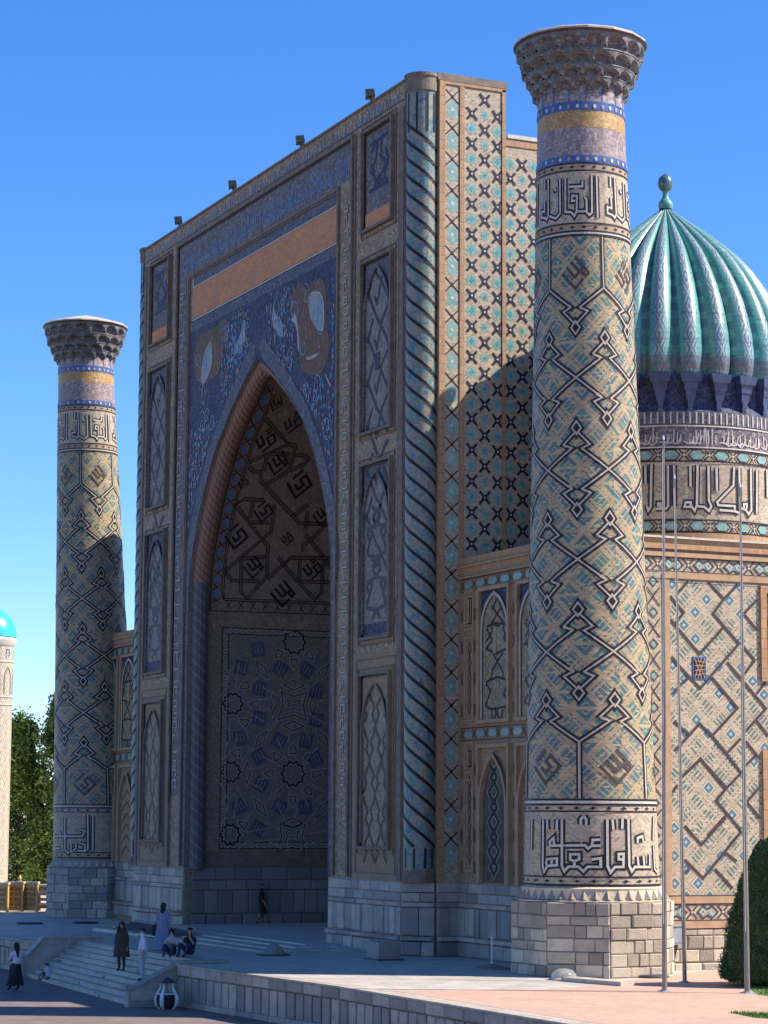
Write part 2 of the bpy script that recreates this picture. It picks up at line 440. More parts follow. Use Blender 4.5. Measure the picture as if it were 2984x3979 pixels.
# ------------------------------------------------------------------ objects
COL = scn.collection
SPLITN = {}
def thing(name, label, cat, loc=(0, 0, 0), group=None, rz=0):
    o = bpy.data.objects.new(name, None); COL.objects.link(o)
    o.location = loc; o.rotation_euler = (0, 0, rz); o.empty_display_size = .3
    o['label'] = label; o['category'] = cat
    if group: o['group'] = group
    return o
def rootloc(p):
    v = Vector((0, 0, 0))
    while p is not None: v += p.location; p = p.parent
    return v
TINY = {'white_stud', 'white_bead', 'ochre_bead', 'border_link', 'teal_dash', 'black_dash', 'inscription_stroke', 'scroll_stroke', 'script_stroke', 'tile_joint', 'neck_tile', 'border_cross', 'black_dot'}
def part(name, mb, mats, parent=None, smooth=False, kind=None, world=True, label=None):
    if name in TINY and kind is None and isinstance(mb, MB): kind = 'stuff'
    if isinstance(mb, MB) and kind is None and len(mb.pc) > 1 and sum(e - a for a, e in mb.pc) == len(mb.f):
        cv = Vector(CP); pcs = sorted(mb.pc, key=lambda q: (Vector(mb.v[mb.f[q[0]][0]]) + (rootloc(parent) if not world else Vector()) - cv).length)
        k = 280 - SPLITN.get((parent, name), 0)
        SPLITN[(parent, name)] = SPLITN.get((parent, name), 0) + min(len(pcs), max(k, 0))
        last = None
        def build(group):
            m2 = MB()
            for a, e in group:
                for fi in range(a, e):
                    i0 = len(m2.v); m2.v += [mb.v[i] for i in mb.f[fi]]; m2.f.append(tuple(range(i0, i0 + len(mb.f[fi])))); m2.uv.append(mb.uv[fi])
            return m2
        for q in pcs[:max(k, 0)]: last = part(name, build([q]), mats, parent, smooth, None, world)
        if len(pcs) > max(k, 0): last = part(name, build(pcs[max(k, 0):]), mats, parent, smooth, 'stuff', world)
        return last
    me = mb.mesh(name, mats, smooth) if isinstance(mb, MB) else mb
    o = bpy.data.objects.new(name, me); COL.objects.link(o)
    if parent is not None:
        o.parent = parent
        if world: o.location = -rootloc(parent)
    if kind: o['kind'] = kind
    if label: o['label'] = label
    return o
def lone(name, mb, mats, label, cat, group=None, loc=(0, 0, 0), smooth=False, kind=None):
    me = mb.mesh(name, mats, smooth) if isinstance(mb, MB) else mb
    o = bpy.data.objects.new(name, me); COL.objects.link(o); o.location = loc
    o['label'] = label; o['category'] = cat
    if group: o['group'] = group
    if kind: o['kind'] = kind
    return o
def struct(name, mb, mats, kind='structure', label=None):
    o = part(name, mb, mats); o['kind'] = kind
    if label: o['label'] = label
    return o
def copy_tree(o, parent=None):
    c = o.copy(); COL.objects.link(c); c.parent = parent
    for ch in [x for x in bpy.data.objects if x.parent == o]: copy_tree(ch, c)
    return c
def planeY(y): return lambda u, v, h: (u, y - h, v)
def planeX(x): return lambda u, v, h: (x + h, u, v)
BLOCKS = []
for q in range(5):
    rr = random.Random(q + 3)
    b = MB(); e = .055
    back = [(0, 0, 0), (1, 0, 0), (1, 0, 1), (0, 0, 1)]
    mid = [(rr.uniform(0, .02), 1 - .35, rr.uniform(0, .03)), (1 - rr.uniform(0, .02), .65, rr.uniform(0, .03)), (1 - rr.uniform(0, .02), .65, 1 - rr.uniform(0, .03)), (rr.uniform(0, .02), .65, 1 - rr.uniform(0, .03))]
    frt = [(e + rr.uniform(0, .04), rr.uniform(.8, 1), e + rr.uniform(0, .05)), (1 - e - rr.uniform(0, .04), rr.uniform(.8, 1), e + rr.uniform(0, .05)), (1 - e - rr.uniform(0, .04), rr.uniform(.8, 1), 1 - e - rr.uniform(0, .05)), (e + rr.uniform(0, .04), rr.uniform(.8, 1), 1 - e - rr.uniform(0, .05))]
    for A, B in ((back, mid), (mid, frt)):
        for i in range(4):
            j = (i + 1) % 4
            b.quad(A[i], A[j], B[j], B[i])
    b.poly(frt)
    BLOCKS.append(b)
BLOCKM = {}
def block_mesh(q, m):
    if (q, m) not in BLOCKM: BLOCKM[(q, m)] = BLOCKS[q].mesh('stone', m)
    return BLOCKM[(q, m)]
def stone(parent, P, U, nrm, su, sv_, depth, m, name='stone'):
    me = block_mesh(random.randrange(5), m)
    o = bpy.data.objects.new(name, me); COL.objects.link(o); o.parent = parent
    U = Vector(U).normalized(); N_ = Vector(nrm).normalized(); b = rootloc(parent)
    p = Vector(P) - b
    o.matrix_basis = Matrix(((U.x * su, N_.x * depth, 0, p.x), (U.y * su, N_.y * depth, 0, p.y), (U.z * su, N_.z * depth, sv_, p.z), (0, 0, 0, 1)))
    return o
def courses(parent, P0, U, length, nrm, rows, m, name='stone'):
    """rows: (z0, z1, wmin, wmax, depth0, depth1)"""
    U = Vector(U).normalized(); P0 = Vector(P0)
    for z0, z1, w0, w1, d0, d1 in rows:
        s_ = 0.0
        while s_ < length - .02:
            w_ = random.uniform(w0, w1)
            if length - s_ - w_ < w0 * .6: w_ = length - s_
            p = P0 + U * (s_ + .012); p.z = z0 + .012
            stone(parent, p, U, nrm, w_ - .024, z1 - z0 - .024, random.uniform(d0, d1), m, name)
            s_ += w_
DADO = [(-.12, .42, .6, 1.1, .10, .16), (.42, .60, .8, 1.6, .18, .24), (.60, 1.62, .32, .75, .03, .12), (1.62, 1.80, .9, 1.6, .07, .1), (1.80, 2.14, .6, 1.1, .03, .06), (2.14, 2.50, .7, 1.2, .03, .06)]
# traced ornament, in metres on its own wall (or radians and metres on round shafts)
VLINES=[[(1.63,15.93),(3.22,17.43),(1.6,18.83),(1.96,19.11),(2.94,19.11)],[(1.63,15.93),(1.98,15.54),(3.41,15.55)],[(3.22,17.43),(3.56,17.16),(3.71,15.78),(2.79,14.74),(2.49,15.03),(2.36,16.52)],[(2.36,16.52),(3.53,16.68)],[(3.22,17.43),(3.59,17.79),(3.48,18.96)],[(2.54,18.14),(3.41,18.17)],[(2.41,19.06),(2.42,18.29)],[(1.75,20.45),(2.04,20.25),(2.38,20.27),(2.5,19.91),(4.5,18.51),(4.87,18.22),(6.4,18.25)],[(1.7,20.6),(3.28,21.45),(1.71,22.31)],[(3.28,21.45),(3.66,21.38),(3.72,20.96),(3.7,20.37),(2.79,19.73)],[(3.8,21.03),(4.14,21.06),(4.5,20.91),(4.4,20.71),(3.7,20.37)],[(2.48,20.88),(2.51,20.3)],[(2.54,21.01),(3.57,21.04)],[(3.72,15.68),(4.46,16.38),(4.77,16.69),(6.72,16.78)],[(4.46,16.38),(4.12,16.66)],[(4.46,16.38),(6.18,14.83),(6.49,15.2),(6.43,16.72)],[(5.24,16.66),(5.32,15.64)],[(5.38,15.64),(6.93,15.69)],[(5.27,17.77),(6.88,16.36)],[(5.31,16.98),(5.26,17.24),(5.62,17.52),(6.22,18.29)],[(4.5,18.51),(5.13,19.06)],[(5.15,18.75),(5.25,17.98)]]
VMED=[(2.99,16.18,0.51),(5.93,16.26,0.51),(3.01,18.63,0.48),(3.08,20.68,0.51),(2.16,21.52,0.49),(1.93,17.49,0.57),(4.54,15.06,0.61),(4.43,17.52,0.33),(4.41,19.87,0.61),(5.89,18.63,0.45),(3.07,22.26,0.45),(1.71,19.77,0.25),(1.89,22.88,0.29)]
SP={'tawnyR': [(4.29,26.65),(5.11,26.53),(5.69,26.14),(6.25,26.48),(7.38,26.24),(7.61,25.75),(7.65,24.19),(7.99,23.69),(7.89,23.05),(7.35,22.48),(6.46,22.5),(5.09,22.82),(4.84,23.58),(4.57,24.77),(3.6,25.87)],'tawnyL': [(-6.83,26.68),(-5.0,26.55),(-4.19,26.84),(-3.5,26.61),(-3.35,25.99),(-4.01,25.62),(-4.24,24.68),(-4.91,24.3),(-7.16,24.38),(-7.92,25.31),(-7.67,26.28)],'whiteR': [(6.38,25.95),(7.17,25.71),(7.46,25.07),(7.42,24.19),(6.98,24.21),(6.18,24.78),(5.82,25.43),(5.87,25.92)],'whiteL': [(-6.09,25.95),(-5.39,25.97),(-5.35,24.87),(-6.16,24.31),(-6.72,24.25),(-6.69,25.1)],'deerR': [(2.14,26.62),(1.97,25.95),(3.08,25.27),(2.98,24.65),(2.43,24.93),(1.81,25.42),(1.79,26.03)],'deerL': [(-1.38,26.45),(-1.28,25.52),(-1.73,25.12),(-2.37,24.85),(-2.65,25.23),(-1.88,25.72)],'streak1': [(4.32,25.5),(4.56,25.22),(4.88,24.03),(4.78,23.68),(4.51,25.01),(3.86,25.22)],'streak2': [(5.53,23.42),(6.1,23.36),(6.78,23.4),(6.95,23.32),(6.44,23.21),(5.76,23.24)],'streak3': [(7.46,22.5),(8.24,21.8),(8.03,21.8),(7.69,22.2)]}
WNET=[[(18.44,11.66),(19.16,11.55)],[(18.15,11.58),(18.73,11.67),(19.51,11.59),(19.94,11.33)],[(18.11,11.52),(18.58,11.09),(18.08,10.79),(18.8,10.61),(19.23,10.62)],[(19.87,11.46),(19.44,11.1),(19.94,10.74),(19.23,10.65),(18.87,10.54)],[(18.51,12.29),(19.44,11.62),(19.44,11.36),(19.94,10.94)],[(19.44,12.31),(18.51,11.69),(18.55,11.42),(18.11,11.05)],[(18.95,12.58),(19.73,11.6)],[(18.95,12.58),(18.58,12.15)],[(18.58,10.63),(19.37,9.92),(19.44,9.66),(19.93,9.57)],[(19.37,10.58),(18.58,10.03),(18.51,9.71),(18.08,9.6)],[(19.44,9.66),(18.94,9.75),(18.51,9.67)],[(18.04,8.79),(18.44,8.64),(19.01,8.65),(19.65,8.69),(19.83,8.88),(19.44,9.12),(19.72,9.47)],[(18.04,8.79),(18.44,9.27),(18.08,9.55)],[(18.73,8.63),(19.22,8.19),(19.37,8.61)],[(18.58,8.14),(19.01,8.62)],[(18.51,8.64),(18.58,8.14)]]
WDIA=[(17.45,6.47,0.51),(17.22,5.99,0.36),(17.23,5.46,0.58),(17.19,4.95,0.36),(17.23,4.42,0.58),(17.19,3.89,0.36),(17.16,3.4,0.58),(17.18,2.84,0.4)]
FIELD=[[(6.35,12.76),(6.99,12.19),(7.54,12.71)],[(6.99,12.19),(6.55,11.69),(7.56,10.7),(6.01,9.15),(5.21,9.86),(4.91,10.16)],[(5.58,12.72),(5.19,12.34)],[(4.79,12.2),(5.4,11.67),(5.06,11.29)],[(4.8,11.42),(6.0,10.3),(6.98,11.26)],[(4.94,8.96),(5.56,9.53)],[(8.31,12.22),(7.77,11.72),(8.3,11.2)],[(7.7,10.64),(8.18,10.16),(7.73,9.65)],[(7.08,10.06),(8.6,8.54),(7.75,7.72)],[(6.47,9.53),(7.47,8.53),(6.45,7.57),(5.97,7.97),(5.01,7.06)],[(6.45,7.57),(7.01,6.99),(7.58,7.51)],[(7.01,6.99),(7.58,6.36),(7.0,5.85),(6.0,6.79),(5.29,6.21)],[(7.0,5.85),(6.58,5.42),(7.54,4.45)],[(4.98,8.03),(5.54,7.59)],[(8.61,9.43),(8.26,9.05)],[(8.22,8.12),(8.69,7.61)],[(7.77,7.43),(8.3,6.87)],[(8.15,6.95),(7.73,6.57)],[(8.3,5.88),(7.79,5.39),(8.29,4.86)],[(6.96,4.94),(6.26,4.29)],[(5.09,5.93),(4.9,5.69)],[(5.38,4.57),(5.69,4.24)],[(5.23,6.18),(5.99,6.81),(6.97,5.81)],[(5.34,4.58),(5.99,3.97),(6.95,4.86)],[(5.33,3.48),(6.04,2.87),(7.57,4.42)],[(6.5,3.17),(7.18,2.53)],[(6.9,3.72),(7.36,3.42)],[(5.32,3.04),(5.49,3.17)]]
DRUMK=[[(-0.73,16.98),(-0.73,16.36)],[(-0.68,17.04),(-0.69,15.54),(-0.71,15.41),(-0.72,15.57)],[(-0.65,15.47),(-0.57,15.46),(-0.55,15.56),(-0.55,16.99)],[(-0.63,15.54),(-0.63,15.66),(-0.61,15.66),(-0.61,15.5)],[(-0.5,16.99),(-0.5,15.56)],[(-0.37,16.96),(-0.37,16.25)],[(-0.31,17.0),(-0.32,15.59),(-0.34,15.4),(-0.36,15.53),(-0.42,15.53),(-0.41,15.69),(-0.37,15.69),(-0.37,15.53)],[(-0.32,15.56),(-0.26,15.54),(-0.22,15.4),(-0.2,15.57),(-0.22,15.77),(-0.22,16.98)],[(-0.15,16.93),(-0.15,16.11)],[(0.01,17.0),(0.0,16.34),(-0.15,15.72),(-0.14,15.62),(0.01,15.62),(0.01,15.49)],[(-0.13,15.45),(0.01,15.44),(0.05,15.39)],[(0.06,16.98),(0.06,15.57),(0.12,15.52),(0.15,15.37),(0.18,15.54),(0.18,17.02)],[(0.1,15.55),(0.1,15.71),(0.13,15.73),(0.13,15.55)],[(0.25,16.98),(0.24,15.43)],[(0.38,17.04),(0.38,16.05)]]
KUP=[[(-1.29,25.8),(-1.29,25.44)],[(-1.17,25.8),(-1.16,24.55),(-1.21,24.42),(-1.26,24.5),(-1.39,24.54),(-1.39,24.75),(-1.28,24.72),(-1.29,25.08)],[(-1.13,24.52),(-0.96,24.39),(-0.85,24.54),(-0.86,25.73)],[(-0.73,25.71),(-0.73,24.57),(-0.6,24.54),(-0.54,24.4),(-0.49,24.56),(-0.48,25.08),(-0.58,25.1),(-0.59,24.92),(-0.52,24.92)],[(-0.47,24.56),(-0.29,24.55),(-0.23,24.43),(-0.17,24.51),(-0.16,25.79)],[(-0.32,25.06),(-0.28,24.95),(-0.28,24.57)],[(-0.05,25.78),(-0.05,24.34)],[(-0.65,25.41),(-0.36,25.4),(-0.36,25.63)],[(-0.99,25.44),(-0.99,25.37),(-0.94,25.35)]]
KLO=[[(-1.57,4.77),(-1.58,3.8)],[(-1.29,4.77),(-1.29,3.28),(-1.26,3.13),(-1.2,3.31),(-1.03,3.34),(-1.03,3.55),(-1.22,3.52)],[(-1.22,3.48),(-1.22,3.34)],[(-1.12,3.49),(-1.12,3.37)],[(-1.21,4.77),(-1.2,4.45)],[(-1.03,4.78),(-1.04,4.45)],[(-0.95,4.78),(-0.95,3.32),(-0.91,3.15),(-0.85,3.3),(-0.7,3.3),(-0.63,3.16),(-0.57,3.3),(-0.38,3.3),(-0.38,3.57),(-0.51,3.53)],[(-0.76,3.33),(-0.76,3.47),(-0.82,3.52),(-0.82,3.69),(-0.69,3.69),(-0.69,3.53),(-0.76,3.47)],[(-1.15,3.95),(-0.6,3.97),(-0.56,3.87),(-0.5,3.96),(-0.38,3.96)],[(-1.15,3.95),(-1.16,4.07),(-1.09,4.19),(-1.08,3.97)],[(-0.38,4.15),(-0.49,4.14),(-0.5,3.96)],[(-0.66,4.61),(-0.66,4.78),(-0.62,4.87)],[(-0.58,4.6),(-0.58,4.78),(-0.61,4.87)],[(-0.27,4.78),(-0.28,3.33),(-0.24,3.13),(-0.17,3.3),(-0.04,3.3),(-0.03,3.71),(-0.11,3.7),(-0.11,3.54),(-0.03,3.53)],[(-0.19,4.78),(-0.18,4.46)],[(0.07,4.79),(0.06,3.34),(0.1,3.16),(0.16,3.3),(0.49,3.29),(0.5,3.67)],[(0.35,3.32),(0.34,3.65)],[(0.23,3.33),(0.22,3.62)],[(-0.03,4.81),(-0.04,4.49)],[(0.23,4.04),(0.23,4.2),(0.33,4.26),(0.35,4.09)],[(0.64,3.97),(0.64,3.23),(0.75,3.12)],[(0.69,4.88),(0.63,4.11)]]
KLL=[[(-1.56,3.79),(-0.62,3.8),(-0.55,4.07),(-0.67,4.15)],[(-1.1,4.76),(-1.1,3.15),(-1.0,2.96),(-0.79,3.15),(-0.77,3.5)],[(-0.91,3.07),(-0.91,3.42)],[(-0.75,3.08),(-0.56,3.05),(-0.56,3.39),(-0.69,3.46)],[(-0.48,4.91),(-0.49,3.16),(-0.56,3.05)],[(-0.36,4.84),(-0.38,3.09)],[(-1.51,3.18),(-1.27,3.18)],[(-1.27,3.8),(-1.27,4.06)]]
# ================================================================== the ground
TZ = -.12
def tz(x): return TZ if x > 8 else max(-.32, TZ + (x - 8) * .006)
b = MB(); b.quad((-3000, -3000, -1.56), (3000, -3000, -1.56), (3000, 3000, -1.56), (-3000, 3000, -1.56))
struct('ground', b, 'far_ground')
b = MB(); b.quad((-90, -90, -1.5), (140, -90, -1.5), (140, -7.5, -1.5), (-90, -7.5, -1.5))
struct('plaza_paving', b, 'plaza_paving')
SX0, SX1 = .9, 16.6          # staircase cut
def fedge(x): return -9.2 + max(0, min(1, (x - 17) / 11.6)) * .9     # front edge of the terrace
b = MB()
xs = [-120, -60, -26, -10, SX0]
for x0, x1 in zip(xs, xs[1:]): b.quad((x0, -9.2, tz(x0)), (x1, -9.2, tz(x1)), (x1, 120, tz(x1)), (x0, 120, tz(x0)))
b.quad((SX0, -7.55, tz(SX0)), (8, -7.55, TZ), (8, 120, TZ), (SX0, 120, tz(SX0)))
b.quad((8, -7.55, TZ), (SX1, -7.55, TZ), (SX1, 120, TZ), (8, 120, TZ))
b.quad((SX1, -9.2, TZ), (17, -9.2, TZ), (17, 120, TZ), (SX1, 120, TZ))
b.quad((17, -9.2, TZ), (28.6, -8.3, TZ), (28.6, 120, TZ), (17, 120, TZ))
b.quad((28.6, -8.3, TZ), (90, -8.3, TZ), (90, 120, TZ), (28.6, 120, TZ))
struct('terrace_paving', b, 'marble_paving')
b = MB()
b.poly([(30.8, -7.75, TZ + .005), (60, -7.75, TZ + .005), (60, 40, TZ + .005), (23.8, 40, TZ + .005), (25.9, 6, TZ + .005), (28.6, 2.5, TZ + .005), (29.6, .3, TZ + .005), (31.2, -1.6, TZ + .005), (31.9, -3.6, TZ + .005)])
struct('pink_brick_path', b, 'pink_brick_paving')
def grass_patch(pts, n, seed):
    rr = random.Random(seed)
    b = MB(); zz = TZ + .012
    b.poly([(x, y, zz) for x, y in pts])
    minx, maxx = min(p[0] for p in pts), max(p[0] for p in pts); miny, maxy = min(p[1] for p in pts), max(p[1] for p in pts)
    def inside(x, y):
        c = False
        for (x0, y0), (x1, y1) in zip(pts, pts[1:] + pts[:1]):
            if (y0 > y) != (y1 > y) and x < (x1 - x0) * (y - y0) / (y1 - y0) + x0: c = not c
        return c
    k = 0
    while k < n:
        x, y = rr.uniform(minx, maxx), rr.uniform(miny, maxy)
        if not inside(x, y): continue
        a = rr.uniform(0, 2 * PI); w, h = .012, rr.uniform(.04, .09); dx, dy = math.cos(a) * w, math.sin(a) * w
        b.poly([(x - dx, y - dy, zz), (x + dx, y + dy, zz), (x + rr.uniform(-.03, .03), y + rr.uniform(-.03, .03), zz + h)]); k += 1
    return struct('grass', b, 'grass', 'stuff')
grass_patch([(32.0, 3.4), (36.0, 1.3), (42, 1.6), (46, 6), (36, 12), (31.5, 8)], 14000, 1)
grass_patch([(41.0, -2.9), (42.6, -3.2), (50, -1), (50, 1.4), (44, .2)], 9000, 2)
# shallow steps before the portal floor
b = MB()
for k in range(4):
    b.box((-9.0 + k * .35, -3.9 + k * .8, -.4), (12.6 - k * 1.0, 9.3, TZ + .045 * (k + 1)))
struct('portal_floor', b, 'marble_paving')

# ================================================================== retaining walls with upright slabs
def parapet(label, x0, x1, f, zt, cap0=True):
    w = thing('retaining_wall', label, 'wall', (x0, f(x0), -1.5))
    n = max(1, int((x1 - x0) / .575)); st = (x1 - x0) / n
    b = MB(); b.quad((x0, f(x0), -1.5), (x1, f(x1), -1.5), (x1, f(x1), zt(x1) - .04), (x0, f(x0), zt(x0) - .04))
    part('backing', b, 'mortar', w)
    for k in range(n):
        xa, xb = x0 + k * st, x0 + (k + 1) * st
        U = Vector((st, f(xb) - f(xa), 0)); nn = (U.y / st, -1, 0); z = zt(xa)
        gap = .085
        stone(w, (xa + gap / 2, f(xa), -1.32), U, nn, st - gap, 1.32 + z - .40, random.uniform(.06, .09), 'grey_marble', 'panel')
        if k % 2 == 0:
            w2 = min(2, n - k) * st
            stone(w, (xa, f(xa), z - .375), U, nn, w2 - .012, .335, .11, 'grey_marble', 'coping_stone')
            stone(w, (xa, f(xa), -1.5), U, nn, w2 - .012, .2, .13, 'grey_marble', 'base_stone')
    b = MB(); 
    m = max(2, int((x1 - x0) / 6)); 
    for k in range(m):
        xa, xb = x0 + (x1 - x0) * k / m, x0 + (x1 - x0) * (k + 1) / m
        b.quad((xa, f(xa) - .14, zt(xa) + .006), (xb, f(xb) - .14, zt(xb) + .006), (xb, f(xb) + .32, zt(xb) + .006), (xa, f(xa) + .32, zt(xa) + .006))
        b.quad((xa, f(xa) - .14, zt(xa) - .05), (xb, f(xb) - .14, zt(xb) - .05), (xb, f(xb) - .14, zt(xb) + .006), (xa, f(xa) - .14, zt(xa) + .006))
    part('coping_top', b, 'grey_marble', w)
    return w
parapet('long grey marble retaining wall of upright slabs right of the staircase, its top edge catching the sun', 17.0, 28.6, fedge, lambda x: TZ)
parapet('sunlit-topped end of the slabbed retaining wall running out at the bottom right corner', 28.62, 52.0, lambda x: -8.3, lambda x: TZ)
parapet('grey slabbed retaining wall at the far left behind the seated people', -24.0, .55, lambda x: -9.2, tz)

# ================================================================== staircase
st = thing('stone_staircase', 'wide flight of grey marble steps with sloping side walls leading up to the terrace', 'staircase', (8.7, -9.5, -1.5))
NS = 9; rise = (1.5 + TZ) / NS
def sy(x, t):   # front line skews slightly; t in 0..1 up the flight
    y0 = -9.75 - .95 * (x - SX0) / (SX1 - SX0)
    return y0 + (-7.5 - y0) * t
for k in range(NS):
    t0 = k / NS; z1 = -1.5 + rise * (k + 1); b = MB()
    segs = [SX0 + (SX1 - SX0) * i / 8 for i in range(9)]
    for xa, xb in zip(segs, segs[1:]):
        A0, B0, A1, B1 = sy(xa, t0), sy(xb, t0), sy(xa, (k + 1) / NS) + .02, sy(xb, (k + 1) / NS) + .02
        b.quad((xa, A0, z1 - rise), (xb, B0, z1 - rise), (xb, B0, z1), (xa, A0, z1))
        b.quad((xa, A0, z1), (xb, B0, z1), (xb, B1, z1), (xa, A1, z1))
        b.quad((xa, A0 - .03, z1 - .04), (xb, B0 - .03, z1 - .04), (xb, B0 - .03, z1 + .004), (xa, A0 - .03, z1 + .004))
        b.quad((xa, A0 - .03, z1 + .004), (xb, B0 - .03, z1 + .004), (xb, B0 + .02, z1 + .004), (xa, A0 + .02, z1 + .004))
    part('step', b, 'marble_paving', st)
def flank(x0, x1, yf, zf, ztop, yb):
    b = MB()
    pr = [(yf, -1.5), (yf, zf), (yf + .25, zf + .02), (-9.1, ztop), (yb, ztop), (yb, -1.5)]
    for x in (x0, x1): b.poly([(x, p[0], p[1]) for p in (pr if x == x0 else pr[::-1])])
    for p, q in zip(pr, pr[1:]): b.quad((x0, p[0], p[1]), (x0, q[0], q[1]), (x1, q[0], q[1]), (x1, p[0], p[1]))
    w = part('side_wall', b, 'grey_marble', st)
    b = MB()
    pr2 = [(yf - .12, zf), (yf + .25, zf + .03), (-9.1, ztop), (yb, ztop)]
    for p, q in zip(pr2, pr2[1:]):
        for a_, c_ in ((.0, .09),):
            b.quad((x0 - .07, p[0], p[1] + c_), (x1 + .07, p[0], p[1] + c_), (x1 + .07, q[0], q[1] + c_), (x0 - .07, q[0], q[1] + c_))
            b.quad((x1 + .07, p[0], p[1] + .003), (x1 + .07, q[0], q[1] + .003), (x1 + .07, q[0], q[1] + c_), (x1 + .07, p[0], p[1] + c_))
            b.quad((x0 - .07, q[0], q[1] + .003), (x0 - .07, p[0], p[1] + .003), (x0 - .07, p[0], p[1] + c_), (x0 - .07, q[0], q[1] + c_))
    b.quad((x0 - .07, yf - .12, zf + .003), (x1 + .07, yf - .12, zf + .003), (x1 + .07, yf - .12, zf + .09), (x0 - .07, yf - .12, zf + .09))
    part('coping', b, 'grey_marble', st)
    # recessed panels on the outer face
    for y0, y1, za, zb in ((yf + .12, -9.85, -1.3, -1.0), (yf + .12, -9.3, -1.42, -1.34)):
        stone(st, (x1, y0, za), (0, 1, 0), (1, 0, 0), y1 - y0, zb - za, .03, 'grey_marble')
flank(SX1, SX1 + .38, -10.95, -.93, TZ + .02, -7.4)
flank(SX0 - .38, SX0, -10.0, -.75, tz(0) + .14, -6.6)
# ================================================================== the great portal
XL, XR, ZB, ZT = -14.95, 14.95, 2.5, 32.4
PF = [(2.5, 8.12), (12, 8.14), (14, 8.12), (15.0, 8.08), (15.8, 7.95), (16.4, 7.78), (17.1, 7.5), (17.8, 7.18), (18.5, 6.8), (19.2, 6.37), (19.85, 5.9), (20.8, 5.12), (21.5, 4.42), (22.5, 3.1), (23.45, 1.6), (24.3, 0.0)]
CXA = .15
def aw(z):
    for a, c in zip(PF, PF[1:]):
        if z <= c[0]: return a[1] + (c[1] - a[1]) * max(0, (z - a[0])) / (c[0] - a[0])
    return 0.0
PORT = thing('portal_gate', 'towering tiled portal with one huge pointed arch and orange band, shaded front', 'portal', (0, 0, 0))
zs = [-.12, 2.5, 5, 7.5, 10, 12] + [p[0] for p in PF[2:]]
fY = planeY(0)
# front wall round the arch
b = MB()
for z0, z1 in zip(zs, zs[1:]):
    for s in (-1, 1):
        e = XL if s < 0 else XR
        b.quad((e, 0, z0), (CXA + s * aw(z0), 0, z0), (CXA + s * aw(z1), 0, z1), (e, 0, z1))
b.quad((XL, 0, 24.3), (XR, 0, 24.3), (XR, 0, ZT), (XL, 0, ZT))
part('front_wall', b, 'grey_tan_mosaic', PORT)
b = MB()
for s in (-1, 1):
    x = 15.9 * s
    b.quad((x, .95, -.12), (x, 3.75, -.12), (x, 3.75, ZT + .1), (x, .95, ZT + .1))
    b.quad((x, 3.75, -.12), (x, 7.0, -.12), (x, 7.0, 30.35), (x, 3.75, 30.35))
    b.quad((XR * s, 0, -.12), (XR * s, .95, -.12), (XR * s, .95, ZT), (XR * s, 0, ZT))
    b.quad((XR * s, .95, -.12), (x, .95, -.12), (x, .95, ZT), (XR * s, .95, ZT))
part('side_wall', b, 'tan_brick', PORT)
b = MB()
b.quad((-15.9, 3.75, 30.35), (15.9, 3.75, 30.35), (15.9, 3.75, 32.5), (-15.9, 3.75, 32.5))
b.quad((-15.9, 7, -.12), (15.9, 7, -.12), (15.9, 7, 30.35), (-15.9, 7, 30.35))
b.quad((-15.9, 3.75, 30.35), (15.9, 3.75, 30.35), (15.9, 7, 30.35), (-15.9, 7, 30.35))
b.quad((-15.9, 9.6, -.12), (15.9, 9.6, -.12), (15.9, 9.6, 25.6), (-15.9, 9.6, 25.6))
b.quad((-15.9, 7, 25.6), (15.9, 7, 25.6), (15.9, 9.6, 25.6), (-15.9, 9.6, 25.6))
for s_ in (-15.9, 15.9): b.quad((s_, 7, -.12), (s_, 9.6, -.12), (s_, 9.6, 25.6), (s_, 7, 25.6))
part('rear_wall', b, 'tan_brick', PORT)
b = MB()
b.quad((XL, -.06, ZT), (XR, -.06, ZT), (XR, 3.8, ZT + .12), (XL, 3.8, ZT + .12))
b.quad((XL, -.06, ZT - .10), (XR, -.06, ZT - .10), (XR, -.06, ZT), (XL, -.06, ZT))
for s in (-1, 1):
    b.box((XR * s, .9, ZT - .15), (15.96 * s, 3.8, ZT + .12))
part('roof_edge', b, 'shade_moulding', PORT)
b = MB(); b.box((15.85, 3.82, 30.35), (15.97, 7, 30.5)); b.box((-15.97, 3.82, 30.35), (-15.85, 7, 30.5))
part('roof_edge', b, 'white_glaze', PORT)

# -- vault, left and right inner walls
VY = 9.0
def vsurf(s):
    return lambda u, v, h: (CXA + s * (aw(v) - h), u, v)
vL = vsurf(-1)
for s in (-1, 1):
    b = MB(); b.grid(lambda u, k: (CXA + s * aw(zs[k]), u, zs[k]), [0, .95, 4, VY], list(range(len(zs))), lambda u, k: (u, zs[k]))
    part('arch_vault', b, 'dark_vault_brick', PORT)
b = MB()
for z0, z1 in zip(zs, zs[1:]): b.quad((CXA - aw(z0), VY, z0), (CXA + aw(z0), VY, z0), (CXA + aw(z1), VY, z1), (CXA - aw(z1), VY, z1))
part('back_wall', b, 'dark_vault_brick', PORT)
